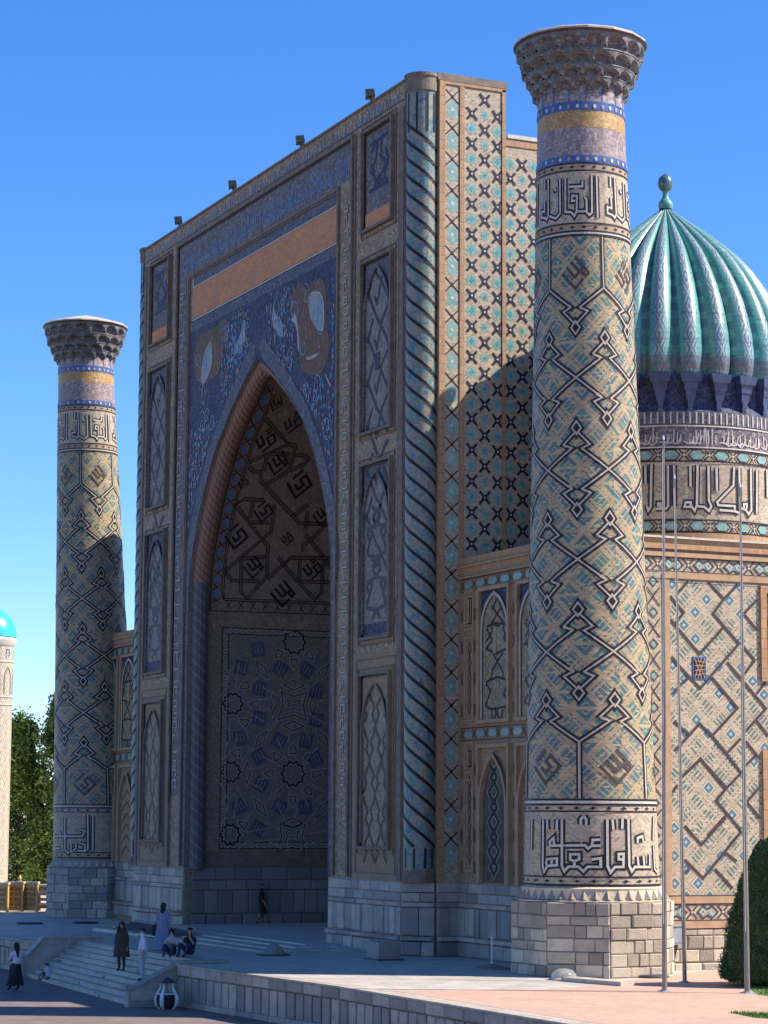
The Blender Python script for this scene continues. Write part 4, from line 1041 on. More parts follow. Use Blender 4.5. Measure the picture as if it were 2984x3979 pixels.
# -- decorated side faces of the portal (the one towards the right minaret, and its twin)
def side_face(s):
    fx = (lambda u, v, h: (15.9 + h, u, v)) if s > 0 else (lambda u, v, h: (-15.9 - h, u, v))
    def strip(name, y0, y1, z0, z1, m_, h=.03):
        b = MB(); b.box(fx(y0, z0, -.002), fx(y1, z1, h)); return part(name, b, m_, PORT)
    ZL = 2.5
    strip('orange_strip', .97, 1.2, ZL, 32.3, 'orange_brick', .05)
    strip('orange_strip', 1.82, 2.0, ZL, 32.1, 'orange_brick', .05)
    strip('orange_strip', 3.6, 3.75, 14.2, 32.2, 'orange_brick', .05)
    strip('orange_strip', 1.2, 3.75, 32.12, 32.36, 'orange_brick', .05)
    strip('orange_strip', 3.76, 7, 30.05, 30.3, 'orange_brick', .04)
    strip('glazed_ground', 1.22, 1.8, ZL, 32.05, 'glazed_band_brick', .012)
    b = MB(); bt = MB(); bd = MB()
    z = 31.9
    k = 0
    while z > ZL + .9:
        zc = z - .6
        l = [(1.24, z), (1.51, z - .27), (1.78, z)]
        b.stroke([(1.24, z + .02), (1.51, z - .24), (1.78, z + .02)], .045, fx, .02)
        b.stroke([(1.24, z - .5), (1.51, z - .24), (1.78, z - .5)], .045, fx, .02)
        b.patch([(1.51, z - .32), (1.57, z - .24), (1.51, z - .16), (1.45, z - .24)], fx, .026)
        bt.patch([(1.51, z - .36), (1.72, z - .56), (1.72, z - .68), (1.66, z - .74), (1.72, z - .8), (1.72, z - .95), (1.51, z - 1.12), (1.3, z - .95), (1.3, z - .8), (1.36, z - .74), (1.3, z - .68), (1.3, z - .56)], fx, .016)
        bd.patch(ring(1.51, z - .74, .07, 6), fx, .022)
        z -= 1.2; k += 1
    part('black_chevron', b, 'black_glaze', PORT); part('teal_inset', bt, 'pale_teal_glaze', PORT); part('white_stud', bd, 'white_glaze', PORT)
    for (ya, yb, za, zb, cols) in ((2.02, 3.58, 14.2, 32.05, (2.33, 2.87, 3.41)), (3.77, 6.98, 14.2, 30.0, tuple(3.95 + .5 * i for i in range(6)))):
        strip('glazed_ground', ya, yb, za, zb, 'glazed_band_brick', .012)
        b = MB(); bw = MB(); bt = MB(); b2 = MB()
        for ci, y in enumerate(cols):
            z = 31.12 if ci % 2 == 0 else 31.7
            while z > za + .2:
                if z < zb - .25:
                    w_, h_ = .215, .235
                    b.stroke([(max(ya, y - w_), z - h_), (min(yb, y + w_), z + h_)], .1, fx, .02); b.stroke([(max(ya, y - w_), z + h_), (min(yb, y + w_), z - h_)], .1, fx, .024)
                    b.patch(ring(y, z, .13, 4), fx, .027); bw.patch(ring(y, z, .05, 4), fx, .031)
                if za + .3 < z - .58 < zb - .35:
                    zc = z - .58; big = ci % 2 == 0
                    rr_ = .25 if big else .19
                    bt.patch([(min(yb, max(ya, y + a_)), zc + c_) for a_, c_ in ring(0, 0, rr_ * 1.1, 16, rr_ * .72, PI / 2)], fx, .017)
                    b2.patch([(y + a_, zc + c_) for a_, c_ in ring(0, 0, rr_ * .5, 8, rr_ * .3)], fx, .022)
                z -= 1.165
        part('black_cross', b, 'navy_glaze', PORT); part('white_stud', bw, 'white_glaze', PORT); part('teal_rosette', bt, 'pale_teal_glaze', PORT); part('blue_rosette', b2, 'teal_glaze', PORT)
side_face(1); side_face(-1)
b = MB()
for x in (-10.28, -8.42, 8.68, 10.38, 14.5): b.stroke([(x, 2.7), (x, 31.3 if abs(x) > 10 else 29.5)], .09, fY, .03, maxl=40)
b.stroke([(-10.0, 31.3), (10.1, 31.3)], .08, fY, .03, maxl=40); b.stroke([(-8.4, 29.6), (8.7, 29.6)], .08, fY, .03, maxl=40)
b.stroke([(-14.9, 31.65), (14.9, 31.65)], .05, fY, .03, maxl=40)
part('painted_frame_shadow', b, 'dark_brown_glaze', PORT)  # dark strokes paint the frames' shadow lines onto the flat front
# -- stone plinth of the portal
for x0, x1 in ((8.35, 14.95), (-14.95, -8.0)):
    courses(PORT, (x0, -.01, 0), (1, 0, 0), x1 - x0, (0, -1, 0), DADO, 'grey_marble')
courses(PORT, (15.91, .95, 0), (0, 1, 0), .9, (1, 0, 0), DADO, 'grey_marble')
courses(PORT, (14.96, -.02, 0), (.72, .72, 0), 1.3, (.72, -.72, 0), DADO, 'grey_marble')
courses(PORT, (CXA - 8.09, .3, 0), (0, 1, 0), VY - .4, (1, 0, 0), [(0, .5, .6, 1.1, .1, .13), (.5, 1.55, .5, .9, .04, .09), (1.55, 2.0, .8, 1.2, .05, .07), (2.0, 2.58, .9, 1.4, .05, .07)], 'grey_marble_dark')
courses(PORT, (8.3, 0, 0), (0, 1, 0), .5, (-1, 0, 0), DADO, 'grey_marble')
# ================================================================== minarets
HM = 31.0
def minaret(base, lean, zg, face, a1, label, lower, group=None, sandst='sandstone', lowc=None):
    T = thing('minaret', label, 'minaret', (base[0], base[1], zg))
    L = Vector(lean)
    def rad(z): return 2.27 - .029 * z
    def ax(z): return Vector(base) + L * (z / HM)
    def fm(s_, z, h):      # s_ = angle * 2
        a = s_ / 2.0; r = rad(z) + h; c = ax(z)
        return (c.x + r * math.cos(a), c.y + r * math.sin(a), z)
    def shaft(name, z0, z1, m_, parent=T, dr=0, n=48, dz=1.0):
        b = MB(); k = max(1, int((z1 - z0) / dz)); zz_ = [z0 + (z1 - z0) * i / k for i in range(k + 1)]
        b.grid(lambda u, z: fm(u * 2, z, dr), [2 * PI * i / n for i in range(n + 1)], zz_, lambda u, z: (u * 1.9, z))
        return part(name, b, m_, parent, smooth=True)
    SH = shaft('shaft', 5.42, 23.74, 'glazed_shaft_brick')
    def bandline(z, w, m_, h=.015, parent=SH, name='black_ring'):
        b = MB(); b.stroke([(4 * PI * i / 64, z) for i in range(65)], w, fm, h, maxl=.6); part(name, b, m_, parent)
    # zigzag lattice
    half = .575; rows = [22.0, 19.0, 16.0, 13.05, 10.1, 7.22]
    bw, bk, bs = MB(), MB(), MB()
    for ri, z in enumerate(rows):
        ph = a1 + (half if ri % 2 == (0 if face > 0 else 0) else 0)
        for j in range(-2, 3):
            a0 = a1 + (j * 2 + (0 if ri % 2 == 0 else 1)) * half
            c = a0 * 2
            for sx in (-1, 1):
                for sz in (-1, 1):
                    if ri == 0 and sz > 0: continue
                    if ri == 5 and sz < 0: continue
                    W_ = half * 2
                    l = [(c, z), (c + sx * W_ * .84, z + sz * .66), (c + sx * W_ * .58, z + sz * .80), (c + sx * W_ * .98, z + sz * 1.22)]
                    bk.stroke(l, .21, fm, .012, maxl=.3); bw.stroke(l, .055, fm, .020, maxl=.3)
            if ri > 0: pass
            for sz in (-1, 1):
                if ri == 0 and sz > 0 or ri == 5 and sz < 0: continue
                # diamonds at the arm tips
                cc = c + half * 2
                d = [(cc + x, z + sz * 1.34 + y) for x, y in ((-.17, 0), (0, .22), (.17, 0), (0, -.22))]
                bk.stroke(d, .21, fm, .012, True); bw.stroke(d, .055, fm, .020, True); bs.patch(ring(cc, z + sz * 1.34, .06, 4), fm, .022)
            if ri == 0:
                bk.stroke([(c, 22.0), (c, 23.72)], .17, fm, .013, maxl=.4); bw.stroke([(c, 22.0), (c, 23.72)], .055, fm, .021, maxl=.4)
            if ri == 5:
                bk.stroke([(c, 7.2), (c, 5.44)], .19, fm, .013, maxl=.4); bw.stroke([(c, 7.2), (c, 5.44)], .07, fm, .021, maxl=.4)
    part('black_zigzag', bk, 'black_glaze', SH); part('white_zigzag', bw, 'pale_stone_line', SH); part('black_diamond', bs, 'black_glaze', SH)
    b = MB(); bb_ = MB()
    for j in range(-2, 3):
        for zc, o in ((22.5, half), (6.45, 0 if True else half)):
            c = (a1 + j * 2 * half + o) * 2
            bb_.patch(ring(c, zc, .6, 4), fm, .008)
            kufic_diamond(b, c, zc, .56, fm, .10, .018, (j + (zc > 10)) % 3, 1.0)
    part('kufic_medallion', b, 'dark_brown_glaze', SH); part('medallion_ground', bb_, 'pale_stone_line', SH)
    # bands
    for z, w in ((23.76, .06), (23.9, .05), (24.16, .05), (25.95, .05), (26.2, .05), (5.40, .06), (5.24, .06), (5.03, .05), (2.98, .05), (2.72, .07)): bandline(z, w, 'black_glaze')
    for z, w in ((23.83, .05), (5.32, .07)): bandline(z, w, 'white_glaze', .018, name='white_ring')
    for z0, z1 in ((23.74, 24.2), (25.94, 26.24)): shaft('tan_band', z0, z1, 'tan_brick', SH, .004)
    shaft('tan_band', 2.65, 5.42, 'glazed_band_brick', SH, .002)
    shaft('tan_band', 24.2, 25.94, 'glazed_band_brick', SH, .002)
    b = MB()
    for z in (24.03, 26.08, 5.13, 2.85):
        n_ = 26
        for i in range(n_):
            c = 4 * PI * i / n_ ; b.patch([(c - .13, z), (c - .05, z + .02), (c, z + .055), (c + .05, z + .02), (c + .13, z), (c + .05, z - .02), (c, z - .055), (c - .05, z - .02)], fm, .016)
    part('black_dash', b, 'black_glaze', SH)
    # lettering
    def letters(src, rep, span, off, w):
        bk, bw = MB(), MB()
        for r in range(rep):
            for l in src:
                q = [((a + off + r * span) * 2, z) for a, z in l]
                bk.stroke(q, w * 2.5, fm, .012, maxl=.3); bw.stroke(q, w * .9, fm, .020, maxl=.3)
        part('letter_outline', bk, 'black_glaze', SH); part('kufic_letter', bw, 'white_glaze', SH)
    da = a1 - (-.1)
    letters(KUP, 4, 2 * PI / 4, da if face > 0 else da - .14, .08)
    letters(lower, 2, PI, 0, .085)
    b = MB()
    for l, dz in (([(-.1, 24.75), (0, 25.0), (.1, 24.75)], 0),):
        pass
    # beads, yellow and purple mosaic
    shaft('purple_mosaic_band', 26.24, 27.44, 'purple_mosaic'); shaft('yellow_mosaic_band', 27.44, 28.0, 'yellow_mosaic', T, .004)
    shaft('blue_mosaic_band', 28.0, 28.9, 'purple_mosaic', T, .006)
    for z in (26.35, 28.15):
        shaft('bead_ring', z - .12, z + .12, 'blue_glaze', T, .02)
        bw, by = MB(), MB(); n_ = 32
        for i in range(n_):
            c = 4 * PI * i / n_; (bw if i % 2 else by).patch(ring(c, z, .075, 8), fm, .035)
        part('white_bead', bw, 'white_glaze', T); part('ochre_bead', by, 'ochre_moulding', T)
    bk = MB()
    for i in range(16):
        c = 4 * PI * i / 16; bk.stroke([(c, 28.32), (c, 28.88)], .04, fm, .02)
    bk.stroke([(4 * PI * i / 64, 28.3) for i in range(65)], .04, fm, .022); bk.stroke([(4 * PI * i / 64, 28.88) for i in range(65)], .04, fm, .022)
    part('tile_joint', bk, 'blue_glaze', T)
    zc_ = lambda z: 28.75 + (z - 28.8) * .83
    # stalactite capital: tiers of little arched niches stepping outwards
    c0 = ax(30)
    core = MB(); core.lathe([(r_, zc_(z_)) for r_, z_ in ((1.46, 28.8), (1.5, 29.2), (1.62, 29.7), (1.8, 30.2), (1.98, 30.7), (2.1, 30.95))], (c0.x, c0.y), 48); CAP = part('capital_core', core, 'blue_tan_mosaic', T, smooth=True)
    tiers = [(1.46, 1.66, 28.85, 29.35, 0), (1.62, 1.84, 29.28, 29.75, .5), (1.76, 2.02, 29.68, 30.15, 0), (1.92, 2.16, 30.08, 30.95, .5)]
    tiers = [(a_ - .03, b_ - .03, zc_(c_), zc_(d_), e_) for a_, b_, c_, d_, e_ in tiers]
    tiers = [(1.45, 1.64, 28.62, 29.15, 0), (1.6, 1.82, 29.02, 29.52, .5), (1.76, 2.0, 29.42, 29.98, 0), (1.9, 2.14, 29.85, 30.55, .5)]
    n_ = 16
    for ti, (r0, r1, z0, z1, o) in enumerate(tiers):
        cell = MB(); da_ = PI / n_
        P_ = lambda r, a, z: (r * math.cos(a), r * math.sin(a), z)
        # arched hood: curved blade from narrow foot to wide front
        seg_ = 6; ri_ = r0 - .06
        out = []
        for k in range(seg_ + 1):
            t = k / seg_; a = -da_ * math.cos(t * PI); zz_ = z0 + (z1 - z0) * (.35 + .5 * math.sin(t * PI))
            out.append((a, zz_))
        foot = P_(r0 + .02, 0, z0 - .08)
        for s_ in (-1, 1):          # side ribs
            cell.quad(P_(r0, s_ * da_ * 1.0, z0 - .05), P_(r0, s_ * da_ * .72, z0 - .05), P_(r1, s_ * da_ * .80, z1), P_(r1, s_ * da_ * 1.0, z1))
            cell.quad(P_(r0, s_ * da_ * .72, z0 - .05), P_(ri_, s_ * da_ * .6, z0 + .05), P_(r1 - .2, s_ * da_ * .6, z1 - .02), P_(r1, s_ * da_ * .80, z1))
        top = [P_(r1, a, zz_) for a, zz_ in out]
        for (a, zz_), (a2, zz2) in zip(out, out[1:]):
            cell.quad(P_(r1, a, zz_), P_(r1, a2, zz2), P_(r1 + .02, a2, z1), P_(r1 + .02, a, z1))
            cell.quad(P_(r1, a, zz_), P_(ri_ + .05, a * .5, zz_ - .1), P_(ri_ + .05, a2 * .5, zz2 - .1), P_(r1, a2, zz2))
        ctr = P_(ri_ + .02, 0, z0 + .12)
        for (a, zz_), (a2, zz2) in zip(out, out[1:]): cell.poly([P_(ri_ + .05, a * .5, zz_ - .1), ctr, P_(ri_ + .05, a2 * .5, zz2 - .1)])
        me = cell.mesh('niche_cell', 'capital_tile')
        rg = MB(); rg.lathe([(r1 + .03, z1 - .03), (r1 + .05, z1), (r1 - .1, z1 + .03)], (c0.x, c0.y), 48); part('tier_ledge', rg, 'capital_tile', CAP, smooth=True)
        for i in range(n_):
            o_ = bpy.data.objects.new('niche_cell', me); COL.objects.link(o_); o_.parent = CAP
            o_.location = Vector((c0.x, c0.y, 0)) - rootloc(CAP); o_.rotation_euler = (0, 0, a1 + (i + o) * 2 * PI / n_)
    b = MB(); b.lathe([(2.08, 30.5), (2.2, 30.56), (2.25, 30.6), (2.25, 30.66), (2.2, 30.7), (1.2, 31.0), (0, 31.3)], (c0.x, c0.y), 16)
    part('roof_rim', b, 'pale_stone_line', T, smooth=False)
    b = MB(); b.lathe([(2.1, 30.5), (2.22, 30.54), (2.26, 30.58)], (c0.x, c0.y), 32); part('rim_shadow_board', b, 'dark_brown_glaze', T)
    # plinth
    sides = 8; rot = face + (R(12) if a1 > -.3 else R(20)); rp = 2.42
    b = MB(); cs = [(base[0] + rp / math.cos(PI / 8) * math.cos(rot + PI / 4 * k), base[1] + rp / math.cos(PI / 8) * math.sin(rot + PI / 4 * k)) for k in range(8)]
    for k in range(8):
        p, q = cs[k], cs[(k + 1) % 8]; b.quad((p[0], p[1], zg - .3), (q[0], q[1], zg - .3), (q[0], q[1], 2.22), (p[0], p[1], 2.22))
    b.poly([(p[0], p[1], 2.22) for p in cs]); PL = part('plinth', b, 'mortar', T)
    m_ = sandst
    for k in range(8):
        p, q = Vector((*cs[k], 0)), Vector((*cs[(k + 1) % 8], 0)); U = q - p; nn = Vector((U.y, -U.x, 0)); 
        hh = (2.2 - zg) / 6
        zl_ = [zg + hh * i + (random.uniform(-.07, .07) if 0 < i < 6 else 0) for i in range(7)]; rows_ = [(zl_[i], zl_[i + 1], .3, .95, .03, .085) for i in range(6)]
        courses(T, p, U, U.length, nn, rows_, m_)
    b = MB(); b.lathe([(2.5, 2.2), (2.5, 2.24), (2.36, 2.26), (2.30, 2.56), (2.32, 2.62), (2.2, 2.67)], (base[0], base[1]), 40); part('zigzag_collar', b, m_, T)
    b = MB(); n_ = 40
    for i in range(n_):      # faceted triangular points round the collar
        a = 2 * PI * i / n_; d = PI / n_ * .9
        Q = lambda r, a_, z: (base[0] + r * math.cos(a_), base[1] + r * math.sin(a_), z)
        A, B, C_, D = Q(2.36, a - d, 2.26), Q(2.36, a + d, 2.26), Q(2.31, a, 2.58), Q(2.47, a, 2.30)
        b.poly([A, D, C_]); b.poly([D, B, C_]); b.poly([A, B, D])
    part('zigzag_point', b, m_, T, kind='stuff')
    return T
minaret((25.87, 1.7), (-.112, -.246), -.12, -.515, -.1, 'nearer minaret at the right, sunlit on its right half, on a tan stone plinth', KLO)
minaret((-25.87, 1.7), (-.532, -1.164), -.32, -.312, .6, 'farther minaret near the left edge, mostly in shade, leaning outwards beyond the portal', KLL, sandst='grey_marble')
# ================================================================== wings of the madrasa
def wing(s, label):
    W_ = thing('college_wing', label, 'building', (20.5 * s, 1.85, -.1))
    fn = planeY(1.85)
    x0, x1 = (15.9, 25.6) if s > 0 else (-25.6, -15.9)
    b = MB()
    b.quad((x0, 1.85, -.3), (x1, 1.85, -.3), (x1, 1.85, 14.1), (x0, 1.85, 14.1))
    part('front_wall', b, 'tan_mosaic', W_)
    b = MB()
    xe = 25.6 * s
    b.quad((xe, 1.85, -.4), (xe, 60, -.4), (xe, 60, 14.05), (xe, 1.85, 14.05))
    b.quad((x0, 60, -.4), (x1, 60, -.4), (x1, 60, 14.05), (x0, 60, 14.05))
    part('side_wall', b, 'tan_brick', W_)
    b = MB(); b.quad((x0, 1.9, 14.0), (x1, 1.9, 14.0), (x1, 60, 14.0), (x0, 60, 14.0)); part('roof', b, 'pale_stone_line', W_)
    # cornice
    b = MB(); b.box((x0, 1.75, 13.92), (x1 - .02 * s * (s > 0), 2.1, 14.2)); b.box((x0, 1.79, 13.55), (x1, 1.85, 13.90)); part('cornice', b, 'orange_brick', W_)
    b = MB(); b.box((x0, 1.70, 13.84), (x1, 1.85, 13.91)); b.box((x0, 1.77, 13.45), (x1, 1.85, 13.53)); part('cornice_ledge', b, 'ochre_moulding', W_)
    def sh(name, a, c, za, zb, m_, t=.012):
        b = MB(); b.box((a, 1.85 - t, za), (c, 1.852, zb)); return part(name, b, m_, W_)
    bk, bt = MB(), MB()
    def mx(l):
        return [(x * s, z) for x, z in l]
    def chain(xa, xb, z, hh=.17, step_=.95):
        u = xa
        while u + step_ <= xb + .2:
            e = min(u + step_, xb)
            bk.stroke(mx([(u, z - hh), (u + .14, z), (u, z + hh)]), .035, fn, .03); bk.stroke(mx([(u + .28, z - hh), (u + .14, z), (u + .28, z + hh)]), .035, fn, .03)
            if e > u + .5: bt.patch(mx([(u + .3, z), (u + .4, z + hh * .7), (e - .12, z + hh * .7), (e, z), (e - .12, z - hh * .7), (u + .4, z - hh * .7)]), fn, .022)
            u += step_
        for d in (-hh - .05, hh + .05): bk.stroke(mx([(xa, z + d), (xb, z + d)]), .03, fn, .028, maxl=3)
    ext = 25.4
    chain(16.05, ext, 13.2); chain(16.05, ext, 7.8); 
    cols = [(17.55, 20.0), (20.5, 22.95), (23.35, 25.2)]
    for xa in (16.3, 20.18, 23.12):        # slim columns of crosses between the niches
        w_ = .78 if xa < 17 else .12
        for (za, zb) in ((8.3, 12.9), (2.6, 7.3)):
            for u in ((xa - .16, xa + w_ + .1) if xa < 17 else (xa,)):
                z = zb - .8
                while z > za + .3:
                    bk.stroke(mx([(u - .07, z - .22), (u + .07, z + .22)]), .03, fn, .03); bk.stroke(mx([(u - .07, z + .22), (u + .07, z - .22)]), .03, fn, .03); z -= 1.15
    for (za, zb) in ((11.55, 13.0), (6.4, 7.5)):
        a_, c_ = sorted((16.38 * s, 17.1 * s))
        moulding(a_, c_, za, zb, .07, 'ochre_moulding', .06, True, 'small_frame', 1.85, W_)
        bk.stroke(mx([(16.6, za + .25), (16.9, za + .25), (16.9, zb - .3), (16.6, zb - .3)]), .05, fn, .02)
        bk.stroke(mx([(16.75, za + .3), (16.75, zb - .35)]), .04, fn, .02)
    for (za, zb) in ((8.25, 11.3), (2.9, 6.2)):
        a_, c_ = sorted((16.38 * s, 17.1 * s))
        moulding(a_, c_, za, zb, .07, 'ochre_moulding', .06, True, 'small_frame', 1.85, W_)
        z = za + .3
        while z < zb - .3: bk.stroke(mx([(16.75, z), (16.86, z + .25), (16.75, z + .5), (16.64, z + .25)]), .035, fn, .02, True); z += .52
    for ci, (xa, xb) in enumerate(cols):
        a_, c_ = sorted((xa * s, xb * s))
        # upper niche: blue spandrels, pale lattice
        moulding(a_, c_, 8.15, 13.0, .13, 'ochre_moulding', .14, True, 'niche_frame', 1.85, W_)
        sh('spandrel', a_ + .13, c_ - .13, 11.2, 12.87, 'blue_mosaic', .010)
        g = gothic(a_ + .22, c_ - .22, 8.3, 11.4, 12.75)
        b = MB(); b.poly([fn(u, v, .018) for u, v in g]); part('arch_field', b, 'panel_grey_mosaic', W_)
        for w2, m2, h2 in ((.13, 'pale_stone_line', .07),):
            b = MB(); b.stroke(g, w2, fn, h2); 
            for p, q in zip(g, g[1:]): b.quad(fn(p[0], p[1], .018), fn(q[0], q[1], .018), fn(q[0], q[1], h2), fn(p[0], p[1], h2))
            part('arch_moulding', b, m2, W_)
        if ci < 2:
            bs = MB(); off = 0 if ci == 0 else 2.95
            for l in WNET: bs.stroke([((x + off) * s, z) for x, z in l], .085, fn, .028)
            part('black_strap', bs, 'black_glaze', W_)
            bs = MB()
            rr = random.Random(3)
            for _ in range(26):
                u, z = rr.uniform(a_ + .45, c_ - .45), rr.uniform(8.4, 11.6); bs.stroke([(u - .09, z - .12), (u + .05, z + .1)], .05, fn, .022)
            part('teal_dash', bs, 'pale_teal_glaze', W_)
        c = (a_ + c_) / 2
        sh('slit_window', c - .13, c + .13, 10.6, 11.5, 'ochre_moulding', .05)
        # lower niche: deep shaded recess built as a dark back between thick jambs
        moulding(a_, c_, 2.55, 7.4, .12, 'ochre_moulding', .16, False, 'niche_frame', 1.85, W_)
        g = gothic(a_ + .26, c_ - .26, 2.55, 5.2, 6.95)
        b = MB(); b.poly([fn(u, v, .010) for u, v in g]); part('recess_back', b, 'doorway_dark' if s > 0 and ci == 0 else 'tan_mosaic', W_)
        b = MB()
        for p, q in zip(g, g[1:]):
            d = Vector((q[0] - p[0], q[1] - p[1])).normalized(); nn = Vector((-d.y, d.x)) * .14
            b.quad(fn(p[0], p[1], .01), fn(q[0], q[1], .01), fn(q[0], q[1], .17), fn(p[0], p[1], .17)); b.quad(fn(p[0], p[1], .17), fn(q[0], q[1], .17), fn(q[0] + nn.x, q[1] + nn.y, .17), fn(p[0] + nn.x, p[1] + nn.y, .17))
        part('arch_moulding', b, 'ochre_moulding', W_)
        bs = MB(); bg_ = MB()
        if ci == 0:
            for _, z, r in WDIA: bg_.stroke([(c - .1 * s + x, 2.75 + (z - 2.5) * 1.0 + y) for x, y in ((-r * .66, 0), (0, r * .66), (r * .66, 0), (0, -r * .66))], .27, fn, .018, True)
            part('pale_diamond', bg_, 'pale_shade_line', W_)
            for _, z, r in WDIA: bs.stroke([(c - .1 * s + x, 2.75 + (z - 2.5) * 1.0 + y) for x, y in ((-r * .66, 0), (0, r * .66), (r * .66, 0), (0, -r * .66))], .15, fn, .026, True)
        else:
            z = 2.9
            while z < 6: bs.stroke([(a_ + .45, z), (c, z + .45), (c_ - .45, z)], .06, fn, .02); z += .55
        part('black_diamond', bs, 'black_glaze', W_)
    part('black_chevron', bk, 'black_glaze', W_); part('teal_inset', bt, 'pale_teal_glaze', W_)
    courses(W_, (x0 + .02, 1.84, 0), (1, 0, 0), 9.5, (0, -1, 0), DADO, 'grey_marble')
    return W_
WR = wing(1, 'right hand wing with pointed niches, sunlit diagonal brickwork side wall and orange cornice')
WL = wing(-1, 'left hand wing with pointed niches wedged between the portal and the farther minaret')

# ---- sunlit side wall (faces +X) and its plainer twin on the left wing
fS = planeX(25.6)
def shx(name, y0, y1, z0, z1, m_, t=.03, parent=None):
    b = MB(); b.box((25.598, y0, z0), (25.6 + t, y1, z1)); return part(name, b, m_, parent or WR)
YE = 40.0
shx('cornice', 2.5, YE, 13.78, 14.12, 'orange_brick', .12); shx('cornice_ledge', 2.5, YE, 14.13, 14.2, 'white_glaze', .2)
shx('cornice_ledge', 2.5, YE, 13.70, 13.775, 'brown_moulding', .05); shx('orange_band', 2.5, YE, 13.53, 13.69, 'ochre_moulding', .07)
shx('pattern_ground', 2.5, YE, 1.5, 13.52, 'glazed_band_brick', .012)
shx('field_ground', 4.85, YE, 2.3, 12.8, 'glazed_wall_brick', .020)
for z0, z1 in ((12.80, 13.0), (2.05, 2.27), (1.24, 1.47)): shx('orange_frame', 4.6 if z0 > 2 or z0 > 12 else 2.5, YE, z0, z1, 'ochre_moulding', .06)
shx('orange_frame', 4.62, 4.84, 2.27, 12.80, 'ochre_moulding', .06)
bk, bt, bw = MB(), MB(), MB()
for z in (13.5, 13.04, 12.77, 2.3, 2.02, 1.5, 1.21): bk.stroke([(2.6, z), (22, z)], .035, fS, .064 if z in (12.77, 2.3) else .03, maxl=4)
for zc, hh in ((13.27, .2), (1.76, .21)):
    u = 3.0; k = 0
    while u < 21:
        bk.stroke([(u, zc + hh), (u + .2, zc), (u, zc - hh)], .05, fS, .024); bk.stroke([(u + .4, zc + hh), (u + .2, zc), (u + .4, zc - hh)], .05, fS, .026)
        bk.stroke([(u + .4, zc), (u + .62, zc + hh * .95), (u + .8, zc + hh * .5), (u + .98, zc + hh * .95), (u + 1.2, zc), (u + .98, zc - hh * .95), (u + .8, zc - hh * .5), (u + .62, zc - hh * .95)], .05, fS, .024, True)
        for c in (u + .62, u + .98): bw.stroke(ring(c, zc, .09, 4), .03, fS, .028, True); bt.patch(ring(c, zc, .15, 8), fS, .018)
        bw.patch(ring(u + .2, zc, .05, 4), fS, .034)
        u += 1.2
for yc in (4.22,):
    z = 2.4; 
    while z < 12.5:
        bk.stroke([(yc - .25, z), (yc, z + .3), (yc + .25, z)], .045, fS, .024); bk.stroke([(yc - .25, z + .62), (yc, z + .32), (yc + .25, z + .62)], .045, fS, .026)
        bk.stroke(ring(yc, z + .82, .17, 4), .04, fS, .024, True); bt.patch(ring(yc, z + .82, .1, 8), fS, .018); z += 1.05
for l in FIELD: bk.stroke([(max(4.87, y), z) for y, z in l], .095, fS, .036, maxl=4)
# the lattice goes on beyond the frame of the photograph
for k in range(7):
    y0 = 11.2 + 2.4 * k
    bk.stroke([(y0 - 1.2, 2.4), (y0, 3.6), (y0 + 1.2, 4.8), (y0, 6.0), (y0 - 1.2, 7.2), (y0, 8.4), (y0 + 1.2, 9.6), (y0, 10.8), (y0 - 1.2, 12.0)], .075, fS, .036, maxl=4)
    bk.stroke([(y0 + 1.2, 2.4), (y0, 3.6), (y0 - 1.2, 4.8), (y0, 6.0), (y0 + 1.2, 7.2), (y0, 8.4), (y0 - 1.2, 9.6), (y0, 10.8), (y0 + 1.2, 12.0)], .075, fS, .038, maxl=4)
part('black_strap', bk, 'strap_brown', WR); part('teal_inset', bt, 'pale_teal_glaze', WR); part('white_stud', bw, 'white_glaze', WR)
# air vent with a pierced grille
win = part('vent_window', (lambda b: (b.box((25.6, 5.72, 9.45), (25.645, 6.24, 10.2)), b)[1])(MB()), 'blue_glaze', WR)
b = MB(); b.box((25.6, 5.78, 9.51), (25.655, 6.18, 10.14)); part('vent_hole', b, 'black_glaze', win)  # black face stands in for the shade inside the opening
b = MB()
for i in range(4):
    b.stroke([(5.78 + .13 * i, 9.51), (5.78 + .13 * ((i + 2) % 4), 10.14)], .03, fS, .065); b.stroke([(5.78, 9.58 + .16 * i), (6.18, 9.66 + .12 * i)], .025, fS, .072)
part('pierced_grille', b, 'ochre_moulding', win)
# niche frames at the right edge
for (z0, z1, zs_) in ((9.46, 12.7, 11.3), (2.6, 7.13, 5.2)):
    b = MB()
    b.box((25.6, 8.42, z0), (25.70, 8.66, z1)); b.box((25.6, 11.9, z0), (25.70, 12.14, z1)); b.box((25.6, 8.66, z1 - .24), (25.70, 11.9, z1)); 
    if z0 > 5: b.box((25.6, 8.66, z0), (25.70, 11.9, z0 + .2))
    part('niche_frame', b, 'orange_brick', WR)
    shx('niche_field', 8.66, 11.9, z0, z1 - .24, 'blue_mosaic', .03)
    g = gothic(8.85, 11.7, z0 + .2, zs_, z1 - .5)
    b = MB(); b.poly([fS(u, v, .045) for u, v in g]); part('arch_field', b, 'dark_brown_glaze', WR)
    b = MB(); b.stroke(g, .2, fS, .07); part('arch_moulding', b, 'orange_brick', WR)
# rough stone base of the side wall
courses(WR, (25.61, 2.8, 0), (0, 1, 0), 12, (1, 0, 0), [(-.3, .12, .7, 1.4, .16, .2), (.14, .55, .35, .85, .02, .08), (.56, 1.0, .3, .8, .02, .09), (1.01, 1.2, .6, 1.2, .03, .05)], 'sandstone')

